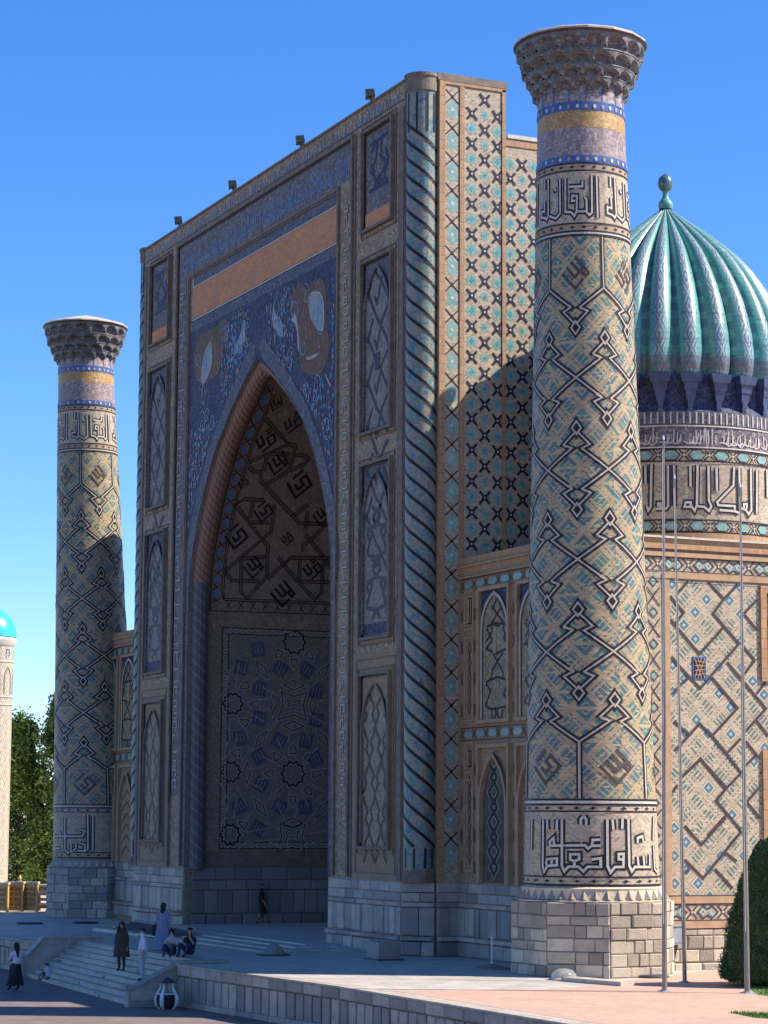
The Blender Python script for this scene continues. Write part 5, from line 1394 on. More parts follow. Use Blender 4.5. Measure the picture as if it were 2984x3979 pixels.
# ================================================================== ribbed domes
def dome(cx, cy, label, txt=True):
    RD = 4.3
    T = thing('ribbed_dome', label, 'dome', (cx, cy, 14.0))
    fD = lambda R_: (lambda s_, z, h: (cx + (R_ + h) * math.cos(s_ / RD), cy + (R_ + h) * math.sin(s_ / RD), z))
    f4 = fD(RD)
    DR = None
    def ringw(name, z0, z1, m_, r, r2=None, parent=None):
        b = MB(); b.lathe([(r, z0), (r2 or r, z1)], (cx, cy), 64); return part(name, b, m_, parent or T, smooth=True)
    DR = ringw('drum', 13.9, 18.9, 'glazed_band_brick', 4.29)
    ringw('drum_base', 13.9, 14.62, 'orange_brick', 4.35, parent=DR)
    ringw('inscription_band', 17.6, 18.4, 'inscription_mosaic', 4.302, parent=DR)
    ringw('blue_tile_band', 18.43, 18.9, 'pale_blue_mosaic', 4.31, parent=DR)
    bk, bw, bt, bl, bs_, bd = MB(), MB(), MB(), MB(), MB(), MB()
    full = [(2 * PI * RD * i / 96, 0) for i in range(97)]
    for z, w_ in ((14.66, .05), (15.08, .05), (17.14, .05), (17.57, .06), (18.41, .05)): bk.stroke([(u, z) for u, _ in full], w_, f4, .02, maxl=1)
    for z in (17.62, 18.38): bw.stroke([(u, z) for u, _ in full], .05, f4, .024, maxl=1)
    n_ = 30
    for i in range(n_):
        u = 2 * PI * RD * i / n_; L_ = 2 * PI * RD / n_
        for zc in (14.87, 17.35):
            hh = .18
            bk.stroke([(u - .17, zc + hh), (u, zc), (u - .17, zc - hh)], .04, f4, .02); bk.stroke([(u + .17, zc + hh), (u, zc), (u + .17, zc - hh)], .04, f4, .022); bd.patch(ring(u, zc, .05, 4), f4, .03)
            bt.patch([(u + .2, zc), (u + .32, zc + .13), (u + L_ - .32, zc + .13), (u + L_ - .2, zc), (u + L_ - .32, zc - .13), (u + .32, zc - .13)], f4, .014)
            bk.stroke([(u + .14, zc), (u + .3, zc + hh), (u + L_ - .3, zc + hh), (u + L_ - .14, zc)], .03, f4, .018); bk.stroke([(u + .14, zc), (u + .3, zc - hh), (u + L_ - .3, zc - hh), (u + L_ - .14, zc)], .03, f4, .019)
    rr = random.Random(9)
    u = 0
    while u < 2 * PI * RD:      # flowing script, too fine to read
        k = rr.random(); z = 17.72
        if k < .5: bs_.stroke([(u, z + rr.uniform(0, .1)), (u + rr.uniform(-.03, .03), z + rr.uniform(.35, .6))], .035, f4, .02)
        else: bs_.stroke([(u, z + .1), (u + .12, z + rr.uniform(-.02, .1)), (u + .26, z + .05), (u + .34, z + rr.uniform(.12, .4))], .04, f4, .02)
        u += rr.uniform(.07, .16)
    i = 0
    while i < 120:
        u = 2 * PI * RD * i / 120; bs_.stroke([(u, 18.46), (u, 18.86)], .05, f4, .026); i += 1
    for rep in range(5):
        for l in DRUMK:
            q = [((a + rep * 2 * PI / 5 - (0 if True else 0)) * RD, z) for a, z in l]
            bk.stroke(q, .19, f4, .016, maxl=.4); bl.stroke(q, .08, f4, .026, maxl=.4)
    part('black_line', bk, 'black_glaze', DR); part('kufic_letter', bl, 'white_glaze', DR); part('white_ring', bw, 'white_glaze', DR); part('script_stroke', bs_, 'white_glaze', DR); part('white_stud', bd, 'white_glaze', DR); part('teal_inset', bt, 'pale_teal_glaze', DR)
    b = MB(); b.lathe([(4.31, 18.9), (4.27, 18.94), (4.1, 19.2), (4.1, 19.6), (4.2, 20.05), (4.1, 20.4)], (cx, cy), 64); part('blue_tile_neck', b, 'neck_blue_tile', T, smooth=True)
    # ribs
    prof = [(0.02, 27.34), (.14, 27.2), (.42, 26.93), (.76, 26.62), (1.12, 26.3), (1.48, 25.95), (1.86, 25.57), (2.26, 25.13), (2.64, 24.68), (3.0, 24.17), (3.34, 23.62), (3.63, 23.03), (3.86, 22.4), (4.04, 21.75), (4.13, 21.1), (4.12, 20.7), (4.05, 20.35), (3.95, 20.12)]
    NR = 26; sub = 10
    b = MB()
    L = [0]
    for p, q in zip(prof, prof[1:]): L.append(L[-1] + math.hypot(q[0] - p[0], q[1] - p[1]))
    def P_(k, j):
        r, z = prof[j]; th = 2 * PI * k / (NR * sub); f = abs(math.sin(PI * k / sub))
        bulge = .52 * min(1, r / 2.2) * (f ** .62)
        if j >= len(prof) - 2: bulge *= .75 if j == len(prof) - 1 else 1
        return (cx + (r + bulge) * math.cos(th), cy + (r + bulge) * math.sin(th), z)
    b.grid(lambda k, j: P_(k, j), list(range(NR * sub + 1)), list(range(len(prof))), lambda k, j: (k / sub, prof[j][1]))
    RB = part('dome_ribs', b, 'dome_tile', T, smooth=True)
    # brackets beneath each rib
    b = MB(); r0 = 4.7
    def bx(ra, rb, hw, z0, z1, hw2=None):
        hw2 = hw if hw2 is None else hw2
        A = [(ra, -hw, z0), (ra, hw, z0), (rb - .05, hw, z0), (rb - .05, -hw, z0)]; B = [(ra, -hw2, z1), (ra, hw2, z1), (rb, hw2, z1), (rb, -hw2, z1)]
        for i in range(4): b.quad(A[i], A[(i + 1) % 4], B[(i + 1) % 4], B[i])
        b.poly(A[::-1]); b.poly(B)
    bx(3.9, 4.6, .32, 19.9, 20.2, .40); bx(3.9, 4.5, .22, 19.62, 19.9, .26); bx(4.0, 4.42, .15, 19.3, 19.62, .19); bx(4.1, 4.37, .08, 19.0, 19.3, .11); bx(4.1, 4.34, .16, 18.86, 19.0, .08)
    me = b.mesh('rib_bracket', 'bracket_blue')
    for k in range(NR):
        o = bpy.data.objects.new('rib_bracket', me); COL.objects.link(o); o.parent = T; o.location = Vector((cx, cy, 0)) - T.location; o.rotation_euler = (0, 0, 2 * PI * (k + .5) / NR)
    b = MB()
    for k in range(NR):
        a = 2 * PI * (k + 1) / NR; q = .055
        for z0, z1 in ((19.15, 19.5), (19.6, 19.95)):
            b.quad(*[(cx + (4.2 + (z - 19.1) * .15) * math.cos(a + d), cy + (4.2 + (z - 19.1) * .15) * math.sin(a + d), z) for d, z in ((-q, z0), (q, z0), (q * 1.2, z1), (-q * 1.2, z1))])
    b = MB(); b.lathe([(.24, 27.2), (.28, 27.3), (.26, 27.45), (.17, 27.55), (.13, 27.62), (.10, 27.8), (.12, 27.9)], (cx, cy), 20)
    FN = part('finial_neck', b, 'teal_glaze', T, smooth=True)
    b = MB(); b.lathe([(.10, 27.86), (.2, 27.93), (.27, 28.06), (.285, 28.2), (.25, 28.34), (.17, 28.45), (.06, 28.53), (0, 28.58)], (cx, cy), 20); part('finial_bulb', b, 'finial_metal', FN, smooth=True)
    return T
mat('finial_metal', plain((.10, .17, .17), .3, 9), .35, metal=.5)
def f_dome(nt):
    u, v, uv = uvs(nt)
    fr = ((u.mod(1.0)) - .5).abs()            # 0 on the crest, .5 in the valley
    sc = vec(nt, u * 1.4, v, 0.0)
    n = noise(nt, sc, 5.5, 3, .65); n2 = noise(nt, wpos(nt), 1.0, 4, .6); n3 = noise(nt, sc, 2.3, 2, .5, .6)
    base = mix(nt, step(n2, .35, .65), (.085, .30, .25), (.14, .37, .31))
    crest = step(fr * -1.0 + noise(nt, sc, 3.0, 2, .5) * .12, -.17, -.06)
    dm = fr * 5.0 + ((v * .95).mod(1.0) - .5).abs() * 2.0 + (n - .5) * .25
    dm2 = ((dm * 1.7).mod(1.0)).lt(.45)
    deco = mix(nt, dm2, (.40, .42, .43), (.10, .09, .19))
    deco = mix(nt, ((v * 9.0).mod(1.0)).lt(.2) * n.gt(.5), deco, (.14, .24, .26))
    c = mix(nt, crest * .85, base, deco)
    vy = fr.gt(.36) * ((v * 1.6 + n * .4).mod(1.0) - .5).abs().lt(.28) * v.lt(24.6)
    c = mix(nt, vy * .55, c, (.05, .07, .16))
    ring_ = (v.lt(20.85) * v.gt(20.35))
    c = mix(nt, ring_ * .75, c, mix(nt, n.gt(.5), (.16, .12, .19), (.09, .075, .10)))
    for zz in (22.4, 21.4): c = mix(nt, (v - zz).abs().lt(.035) * fr.lt(.3) * .8, c, (.12, .12, .2))
    jt = (v * 5.5).mod(1.0).lt(.12).max((u * 7.0).mod(1.0).lt(.1))
    tw = white(nt, vec(nt, (u * 7.0).floor(), (v * 5.5).floor(), 2.0)); c = mix(nt, tw * .35, c, (.04, .15, .14))
    c = mix(nt, jt * .45, c, (.04, .08, .08))
    return weather(nt, c, .25, .8), n
mat('dome_tile', f_dome, .32, .25, .01, spec=.6)
dome(19.8, 8.4, 'turquoise ribbed dome on a lettered drum, rising behind the right minaret')
dome(-19.8, 8.4, 'hidden ribbed dome behind the left wing whose round shadow falls on the far minaret')
# ================================================================== floodlights on the portal roof
def floodlight(label, x):
    T = thing('floodlight', label, 'floodlight', (x, .05, ZT + .06), 'floodlights along the portal roof edge', R(-20))
    b = MB(); b.box((-.05, -.1, -.06), (.05, .25, .0)); b.box((-.04, -.14, -.06), (.04, -.08, .08)); part('bracket', b, 'dark_metal', T, world=False)
    b = MB(); b.poly([(-.26, -.3, .05), (.26, -.3, .05), (.26, .05, .1), (-.26, .05, .1)]); b.poly([(-.26, -.34, .33), (-.26, .0, .36), (.26, .0, .36), (.26, -.34, .33)])
    b.poly([(-.26, -.3, .05), (-.26, .05, .1), (-.26, .0, .36), (-.26, -.34, .33)]); b.poly([(.26, -.3, .05), (.26, -.34, .33), (.26, .0, .36), (.26, .05, .1)]); b.poly([(-.26, .05, .1), (.26, .05, .1), (.26, .0, .36), (-.26, .0, .36)])
    part('housing', b, 'dark_metal', T, world=False)
    b = MB(); b.quad((-.24, -.305, .07), (.24, -.305, .07), (.24, -.34, .31), (-.24, -.34, .31)); part('lens', b, 'grey_metal', T, world=False)
    return T
for x, l in ((11.95, 'rightmost of four dark floodlights on the top edge of the portal'), (4.9, 'second floodlight from the right on the top edge of the portal'), (-2.9, 'third floodlight from the right on the top edge of the portal'), (-10.0, 'leftmost floodlight on the top edge of the portal, above its far end')):
    floodlight(l, x)
# ================================================================== flagpoles
def flagpole(label, base, top, r):
    T = thing('flagpole', label, 'flagpole', base, 'bare flagpoles by the side wall')
    d = Vector(top) - Vector(base); n = 10
    b = MB(); b.tube([d * k / n for k in range(n + 1)], [r * (1 - .62 * k / n) for k in range(n + 1)], 12); part('pole', b, 'steel_pole', T, world=False, smooth=True)
    b = MB(); b.tube([d, d + Vector((0, 0, .12))], [r * .5, r * .3], 10); part('pole_cap', b, 'white_metal', T, world=False)
    b = MB(); b.tube([(0, 0, 0), (0, 0, .06)], r * 1.5, 14); b.box((-r * 1.9, -r * 1.9, 0), (r * 1.9, r * 1.9, .03)); part('base_plate', b, 'grey_metal', T, world=False)
    b = MB(); b.tube([d * .12 + Vector((r + .01, -r - .01, 0)), d * .98 + Vector((.04, -.05, 0))], .008, 5); part('halyard', b, 'pale_canvas', T, world=False)
    return T
flagpole('tall bare flagpole just right of the near minaret, its foot on pink paving', (33.88, -.48, TZ), (34.1, -.48, 15.9), .078)
flagpole('slimmer flagpole between the other two, standing farther back', (30.77, 2.12, TZ), (30.3, 2.22, 15.4), .068)
flagpole('right hand flagpole in front of the clipped conical shrub', (35.33, 1.38, TZ), (35.0, 1.58, 14.5), .082)
# ================================================================== electrical box on the side wall
T = thing('electrical_box', 'grey blue metal cabinet on a bracket against the stone base of the side wall', 'cabinet', (25.75, 4.7, .75))
b = MB(); b.box((0, -.2, 0), (.34, .28, .58)); b.box((-.02, -.23, .58), (.38, .31, .62)); part('cabinet', b, 'grey_metal', T, world=False)
b = MB(); b.box((.345, -.14, .06), (.355, .22, .52)); part('door', b, 'grey_metal', T, world=False)
b = MB(); b.poly([(.0, -.1, -.02), (.3, -.1, -.02), (0, -.1, -.65)]); b.poly([(0, .1, -.65), (.3, .1, -.02), (0, .1, -.02)]); b.quad((.3, -.1, -.02), (.3, .1, -.02), (0, .1, -.65), (0, -.1, -.65)); part('bracket', b, 'dark_metal', T, world=False)
# ================================================================== low ground things
def disc_light(label, x, y, r=.32, glass=False, z=None):
    T = thing('ground_lamp', label, 'ground lamp', (x, y, (tz(x) if z is None else z) + .005), 'round lamps set in the terrace')
    b = MB(); b.lathe([(r, 0), (r + .02, .03), (r - .03, .07), (r - .1, .08), (0, .085)], (0, 0), 24); part('rim', b, 'dark_metal' if not glass else 'pale_stone_line', T, world=False)
    if glass:
        b = MB(); b.lathe([(r - .06, .08), (r - .08, .18), (r - .16, .27), (r * .35, .33), (0, .35)], (0, 0), 24); part('glass_dome', b, 'clear_glass', T, world=False, smooth=True)
    return T
disc_light('clear domed ground lamp on the bright paving beside the near minaret', 28.4, -.75, .46, True)
disc_light('flat disc lamp at the sunlit foot of the near minaret', 28.35, 2.45, .5)
disc_light('dark disc lamp in front of the far minaret plinth, left one', -17.5, -4.3, .62)
disc_light('dark disc lamp in front of the far minaret plinth, right one', -17.3, -1.6, .62)
disc_light('dark disc lamp before the shaded left wing', -10.2, -2.8, .62)
def hood(label, x, y, r=.5, h=.42):
    T = thing('lamp_hood', label, 'lamp hood', (x, y, tz(x) + .005), 'grey lamp hoods on the terrace')
    b = MB(); b.lathe([(r * 1.25, 0), (r * 1.25, .03), (r * 1.0, .05)], (0, 0), 20); part('base_disc', b, 'dark_metal', T, world=False)
    b = MB(); b.lathe([(r, .04), (r * .85, .12), (r * .35, h * .9), (.06, h), (0, h)], (0, 0), 12); part('hood', b, 'grey_marble', T, world=False)
    return T
hood('low cone-shaped stone hood before the right pier of the portal', 13.1, -4.2)
T = thing('stone_block', 'squat grey stone block standing against the corner of the right pier', 'block', (16.9, -1.6, TZ))
b = MB(); b.box((-.5, -.4, 0), (.5, .4, .62)); part('block', b, 'grey_marble', T, world=False); b = MB(); b.box((-.62, -.5, .003), (.62, .5, .05)); part('foot_slab', b, 'dark_metal', T, world=False)
T = thing('barrier_post', 'thin white post on a broad round foot before the wing doorway', 'post', (22.84, -.38, TZ))
b = MB(); b.tube([(0, 0, .1), (0, 0, 1.0)], .032, 10); b.tube([(0, 0, 1.0), (0, 0, 1.06)], .05, 10); part('post', b, 'white_metal', T, world=False)
b = MB(); b.lathe([(.62, .0), (.62, .04), (.3, .1), (.1, .16), (0, .17)], (0, 0), 24); part('foot', b, 'grey_marble_dark', T, world=False)
T = thing('marble_slab', 'long pale marble slab lying on the ground beside the domed lamp', 'slab', (30.2, -.6, TZ))
b = MB(); b.box((-1.35, -.28, .004), (1.35, .28, .13)); part('slab', b, 'pale_stone_line', T, world=False)
b = MB(); b.box((-1.2, -.22, -.0), (-1.0, .22, .003)); part('shim', b, 'grey_marble_dark', T, world=False); T.rotation_euler = (0, 0, R(12))
# dark ramp lying across the steps of the portal
T = thing('metal_ramp', 'long dark ramp lying on the terrace behind the woman in blue grey', 'ramp', (-3.5, -3.2, -.2))
b = MB(); b.poly([(-4.6, -.35, .05), (3.4, -.9, .04), (4.0, .4, .36), (-4.0, .7, .42)]); b.poly([(-4.6, -.35, .0), (3.4, -.9, .0), (3.4, -.9, .04), (-4.6, -.35, .05)]); b.poly([(3.4, -.9, 0), (4.0, .4, 0), (4.0, .4, .36), (3.4, -.9, .04)]); part('deck', b, 'dark_metal', T, world=False)
b = MB(); b.box((-4.0, .68, .35), (4.0, .76, .5)); part('kerb', b, 'grey_marble_dark', T, world=False)
# ================================================================== litter bin against the stair wall
T = thing('litter_bin', 'dark litter bin with pale curved ribs and a peaked roof beside the stair wall', 'litter bin', (18.1, -10.0, -1.5))
T.scale = (.85, .85, .85)
b = MB(); b.lathe([(.25, .02), (.36, .12), (.4, .35), (.38, .58), (.36, .6), (.0, .6)], (0, 0), 20); part('drum', b, 'cloth_black', T, world=False, smooth=True)
b = MB(); b.lathe([(.385, .56), (.40, .59), (.385, .62)], (0, 0), 20); part('rim', b, 'white_metal', T, world=False)
for k in range(4):
    a = PI / 4 + k * PI / 2; b = MB(); pr = [(.26, 0), (.42, .2), (.44, .4), (.36, .62), (.24, .85), (.26, 1.0)]
    b.tube([(r * math.cos(a), r * math.sin(a), z) for r, z in pr], [.05, .085, .09, .07, .045, .04], 8); part('pale_rib', b, 'white_metal', T, world=False, smooth=True)
b = MB(); b.lathe([(.46, 1.0), (.44, 1.03), (.0, 1.24)], (0, 0), 4, PI / 4, PI / 4 + 2 * PI); b.lathe([(0, 1.0), (.46, 1.0)], (0, 0), 4, PI / 4, PI / 4 + 2 * PI); part('roof', b, 'dark_metal', T, world=False)
# ================================================================== carved wooden screens and seats far left
def screen(label, x, y, w, h, m_, rz=0, z=-.28):
    T = thing('carved_screen', label, 'wooden screen', (x, y, z), None, rz)
    b = MB(); b.box((-w / 2, -.06, 0), (-w / 2 + .1, .06, h)); b.box((w / 2 - .1, -.06, 0), (w / 2, .06, h)); b.box((-w / 2 + .1, -.06, h - .12), (w / 2 - .1, .06, h)); b.box((-w / 2 + .1, -.06, .05), (w / 2 - .1, .06, .17)); part('frame', b, m_, T, world=False)
    b = MB(); b.box((-w / 2 + .1, -.02, .17), (w / 2 - .1, .02, h - .12)); part('panel', b, 'brown_wood', T, world=False)
    b = MB(); n = max(3, int((h - .3) / .2))
    for k in range(n): z_ = .22 + (h - .42) * k / (n - 1); b.box((-w / 2 + .14, -.05, z_), (w / 2 - .14 - (.1 if k % 2 else 0), -.02, z_ + .07))
    b.box((-.04, -.055, .2), (.04, -.05, h - .15)); part('carving', b, m_, T, world=False)
    b = MB(); b.box((-w / 2 - .05, -.1, h), (w / 2 + .05, .1, h + .1)); part('top_rail', b, 'pale_canvas', T, world=False)
    return T
screen('wide yellow carved wooden screen, leftmost of the row by the trees', -33.0, -1.75, 1.9, 1.45, 'yellow_wood', R(35))
screen('tall yellow carved screen in the middle of the row with a thin finial post behind', -32.6, -.75, 1.1, 1.5, 'yellow_wood', R(42))
screen('right hand yellow carved screen beside the stack of pale stools', -32.2, -.05, 1.1, 1.5, 'yellow_wood', R(38))
screen('dark brown carved screen partly hidden at the far left frame edge', -33.6, -2.7, 1.3, 1.4, 'brown_wood', R(30))
T = thing('stool_stack', 'brown bench with pale cushions between the screens and the far minaret', 'bench', (-32.6, 1.25, -.28), None, R(40))
for k, z in enumerate((.15, .55, .95)):
    b = MB(); b.box((-.9, -.3, z), (.9, .3, z + .14)); part('seat', b, 'brown_wood' if k < 2 else 'pale_canvas', T, world=False)
for x in (-.85, .85):
    b = MB(); b.box((x - .06, -.25, 0), (x + .06, .25, 1.3)); part('leg', b, 'brown_wood', T, world=False)
b = MB(); b.box((-.9, -.32, .3), (.5, .32, .42)); b.box((-1.0, -.36, 1.3), (.4, .36, 1.42)); part('cushion', b, 'pale_canvas', T, world=False)
T = thing('finial_post', 'slim yellow wooden post rising between the carved screens', 'post', (-32.9, -.4, -.28)); b = MB(); b.tube([(0, 0, 0), (0, 0, 1.7), (0, 0, 1.75), (0, 0, 1.95)], [.07, .07, .1, .02], 8); part('post', b, 'yellow_wood', T, world=False)
# ================================================================== distant turret with turquoise cap
def f_pale_tile(nt):
    u, v, uv = uvs(nt)
    a = ((u * 1.6).mod(1.0) - .5).abs() * 2.0; b_ = ((v * .62 + (u * 1.6).floor() * .5).mod(1.0) - .5).abs() * 2.0
    d = (a * .7 + b_)
    l = (d - .55).abs().lt(.06).max((d - 1.0).abs().lt(.06)).max((d - .2).abs().lt(.07))
    c = mix(nt, noise(nt, uv, 3, 3, .6), (.50, .42, .31), (.38, .31, .23))
    c = mix(nt, l * .75, c, (.17, .12, .10))
    return mix(nt, (noise(nt, uv, 2.0, 1, .5)).gt(.6) * .5, c, (.25, .35, .30))
mat('pale_patterned_tile', f_pale_tile, .6)
mat('turquoise_dome_tile', lambda nt: mix(nt, noise(nt, wpos(nt), 3, 4, .6), (.03, .36, .40), (.06, .47, .48)), .25, spec=.6)
T = thing('corner_turret', 'pale patterned turret with a turquoise cupola cut by the left frame edge', 'turret', (-59.4, 4.8, -.4))
TR = 1.55
b = MB(); b.lathe([(TR, .8), (TR, 16.2)], (0, 0), 40); SHT = part('shaft', b, 'pale_patterned_tile', T, world=False, smooth=True)
b = MB(); b.lathe([(TR + .12, 0), (TR + .12, .8), (TR, .8)], (0, 0), 40); part('foot', b, 'pale_stone_line', T, world=False)
b = MB(); 
for z in (12.4, 12.9, 15.2):
    b = MB(); b.lathe([(TR, z - .06), (TR + .06, z), (TR, z + .06)], (0, 0), 40); part('ring_moulding', b, 'pale_stone_line', T, world=False)
b = MB(); b.lathe([(TR, 16.2), (TR + .12, 16.35), (TR + .14, 16.5), (TR + .2, 16.62), (TR + .2, 16.8), (TR, 16.85)], (0, 0), 40); part('white_collar', b, 'white_glaze', T, world=False, smooth=True)
b = MB(); b.lathe([((TR + .2) * math.cos(t * PI / 2 / 10), 16.85 + 1.95 * math.sin(t * PI / 2 / 10)) for t in range(11)], (0, 0), 40); part('cupola', b, 'turquoise_dome_tile', T, world=False, smooth=True)
fT = lambda s_, z, h: ((TR + h) * math.cos(s_ / TR), (TR + h) * math.sin(s_ / TR), z)
b = MB(); b2 = MB()
for k in range(10):
    c = 2 * PI * TR * k / 10
    b.stroke([(c - .3, 13.1), (c - .3, 14.3), (c - .2, 14.6), (c, 14.85), (c + .2, 14.6), (c + .3, 14.3), (c + .3, 13.1)], .07, fT, .02)
    b2.stroke([(c - .2, 15.4), (c - .2, 16.0), (c + .1, 16.0), (c + .1, 15.6), (c - .05, 15.6)], .06, fT, .02)
part('blind_arch', b, 'brown_moulding', SHT, world=False); part('lettering', b2, 'blue_glaze', SHT, world=False)

# ================================================================== trees
def tree(label, x, y, z, H, Rr, seed, n=9000, m_='leaf', group=None):
    rr = random.Random(seed)
    T = thing('evergreen_tree', label, 'tree', (x, y, z), group)
    b = MB(); pts = [Vector((0, 0, 0))]; 
    for k in range(1, 7): pts.append(Vector((rr.uniform(-.12, .12) * k * .4, rr.uniform(-.12, .12) * k * .4, H * .85 * k / 6)))
    b.tube(pts, [.22 - .03 * k for k in range(7)], 8)
    for k in range(12):
        t = rr.uniform(.15, .8); p = Vector((0, 0, H * .85 * t)); a = rr.uniform(0, 2 * PI); q = p + Vector((math.cos(a), math.sin(a), .7)) * Rr * (1 - t * .6) * .8
        b.tube([p, (p + q) / 2 + Vector((0, 0, -.1)), q], [.07, .045, .015], 5)
    part('trunk', b, 'bark', T, world=False)
    b = MB(); clumps = []
    for k in range(150):
        t = rr.random() ** .8; a = rr.uniform(0, 2 * PI)
        rad_ = Rr * (math.sin(min(1, t * 1.15 + .18) * PI) ** .6 * .75 + .25 * (1 - t)) if t < .9 else Rr * .25
        rad_ = Rr * (1.0 - t) ** .55 * (.7 + .5 * rr.random()) * (1 if t > .08 else .7)
        q = rad_ * rr.uniform(.45, 1)
        clumps.append((Vector((math.cos(a) * q, math.sin(a) * q, H * (.03 + .95 * t) - q * .05)), rr.uniform(.35, .75) * (1.15 - .5 * t) * Rr / 2.2))
    for k in range(n):
        c, cr = clumps[rr.randrange(len(clumps))]
        d = Vector((rr.gauss(0, 1), rr.gauss(0, 1), rr.gauss(0, 1.25))); p = c + d * cr * .55
        u = Vector((rr.uniform(-1, 1), rr.uniform(-1, 1), rr.uniform(-.2, 1))).normalized(); v = u.orthogonal().normalized() ; s = rr.uniform(.09, .18)
        b.poly([p - v * s * .5, p + u * s * 1.4, p + v * s * .5, p - u * s * .5])
    part('crown', b, m_, T, world=False)
    return T
tree('dark evergreen between the turret and the far minaret, left of the taller one', -62.6, 8.0, -.6, 12.2, 2.9, 1, 22000)
tree('tallest evergreen directly beside the far minaret at the left', -61.0, 10.4, -.6, 13.6, 2.7, 2, 22000)
tree('evergreen mostly hidden behind the far minaret', -59.5, 12.9, -.6, 13.8, 2.8, 3, 16000)
tree('low dark evergreen just behind the turret', -66.0, 6.3, -.6, 10.0, 2.8, 4, 15000)

# ================================================================== clipped conical shrub
T = thing('conical_shrub', 'dense clipped conical evergreen shrub standing on the lawn at the right edge', 'shrub', (32.95, 3.98, TZ))
rr = random.Random(21); HH = 4.38
def srad(z):
    t = z / HH
    return 1.5 * (min(1, (t + .03) * 14) ** .5) * (1 - t) ** .5 * (1.0 if t < .1 else 1.0) + .12 * (1 if t < .97 else 0)
b = MB(); b.lathe([(max(.01, srad(HH * k / 24) * .9), HH * k / 24 + .08) for k in range(24)] + [(0, HH)], (0, 0), 28); part('inner_mass', b, 'hedge_leaf', T, world=False)
b = MB()
for k in range(52000):
    z = HH * (1 - rr.random() ** .62) ; z = max(.08, min(HH * .99, z)); a = rr.uniform(0, 2 * PI)
    r = srad(z) * (1 + .07 * math.sin(a * 5 + z * 3) * math.sin(z * 2.2 + a) + .03 * math.sin(a * 11 + z * 7) + rr.gauss(0, .04)); p = Vector((r * math.cos(a), r * math.sin(a), z + .06))
    nn = Vector((math.cos(a), math.sin(a), .4)); u = (nn * rr.uniform(.3, 1) + Vector((rr.uniform(-1, 1), rr.uniform(-1, 1), rr.uniform(-.6, 1.2))) * .9).normalized(); v = u.orthogonal().normalized(); s = rr.uniform(.022, .045)
    b.poly([p - v * s * .5, p + u * s * 1.8, p + v * s * .5])
part('foliage', b, 'hedge_leaf', T, world=False)
b = MB(); b.tube([(0, 0, -.0), (0, 0, .5)], .14, 8); part('trunk', b, 'bark', T, world=False)

# ================================================================== people
DG = None
BASE = dict(pelvis=((0, 0, .95), .135), spine=((0, 0, 1.14), .125), chest=((0, 0, 1.36), .15), neck=((0, 0, 1.50), .055), head=((0, -.02, 1.64), .10), crown=((0, -.01, 1.73), .07), nose=((0, -.125, 1.625), .014),
            hipL=((.1, 0, .9), .1), kneeL=((.1, -.02, .5), .07), ankL=((.1, .02, .09), .042), toeL=((.1, -.15, .035), .035),
            hipR=((-.1, 0, .9), .1), kneeR=((-.1, -.02, .5), .07), ankR=((-.1, .02, .09), .042), toeR=((-.1, -.15, .035), .035),
            shL=((.18, 0, 1.41), .065), elL=((.25, .03, 1.13), .045), wrL=((.26, -.04, .88), .03), haL=((.26, -.06, .81), .034),
            shR=((-.18, 0, 1.41), .065), elR=((-.25, .03, 1.13), .045), wrR=((-.26, -.04, .88), .03), haR=((-.26, -.06, .81), .034))
BONES = [('pelvis', 'spine', 'top'), ('spine', 'chest', 'top'), ('chest', 'neck', 'top'), ('neck', 'head', 'skin'), ('head', 'crown', 'skin'), ('head', 'nose', 'skin')]
for q in 'LR': BONES += [('pelvis', 'hip' + q, 'leg'), ('hip' + q, 'knee' + q, 'leg'), ('knee' + q, 'ank' + q, 'shin'), ('ank' + q, 'toe' + q, 'shoe'), ('chest', 'sh' + q, 'top'), ('sh' + q, 'el' + q, 'sleeve'), ('el' + q, 'wr' + q, 'arm'), ('wr' + q, 'ha' + q, 'skin')]
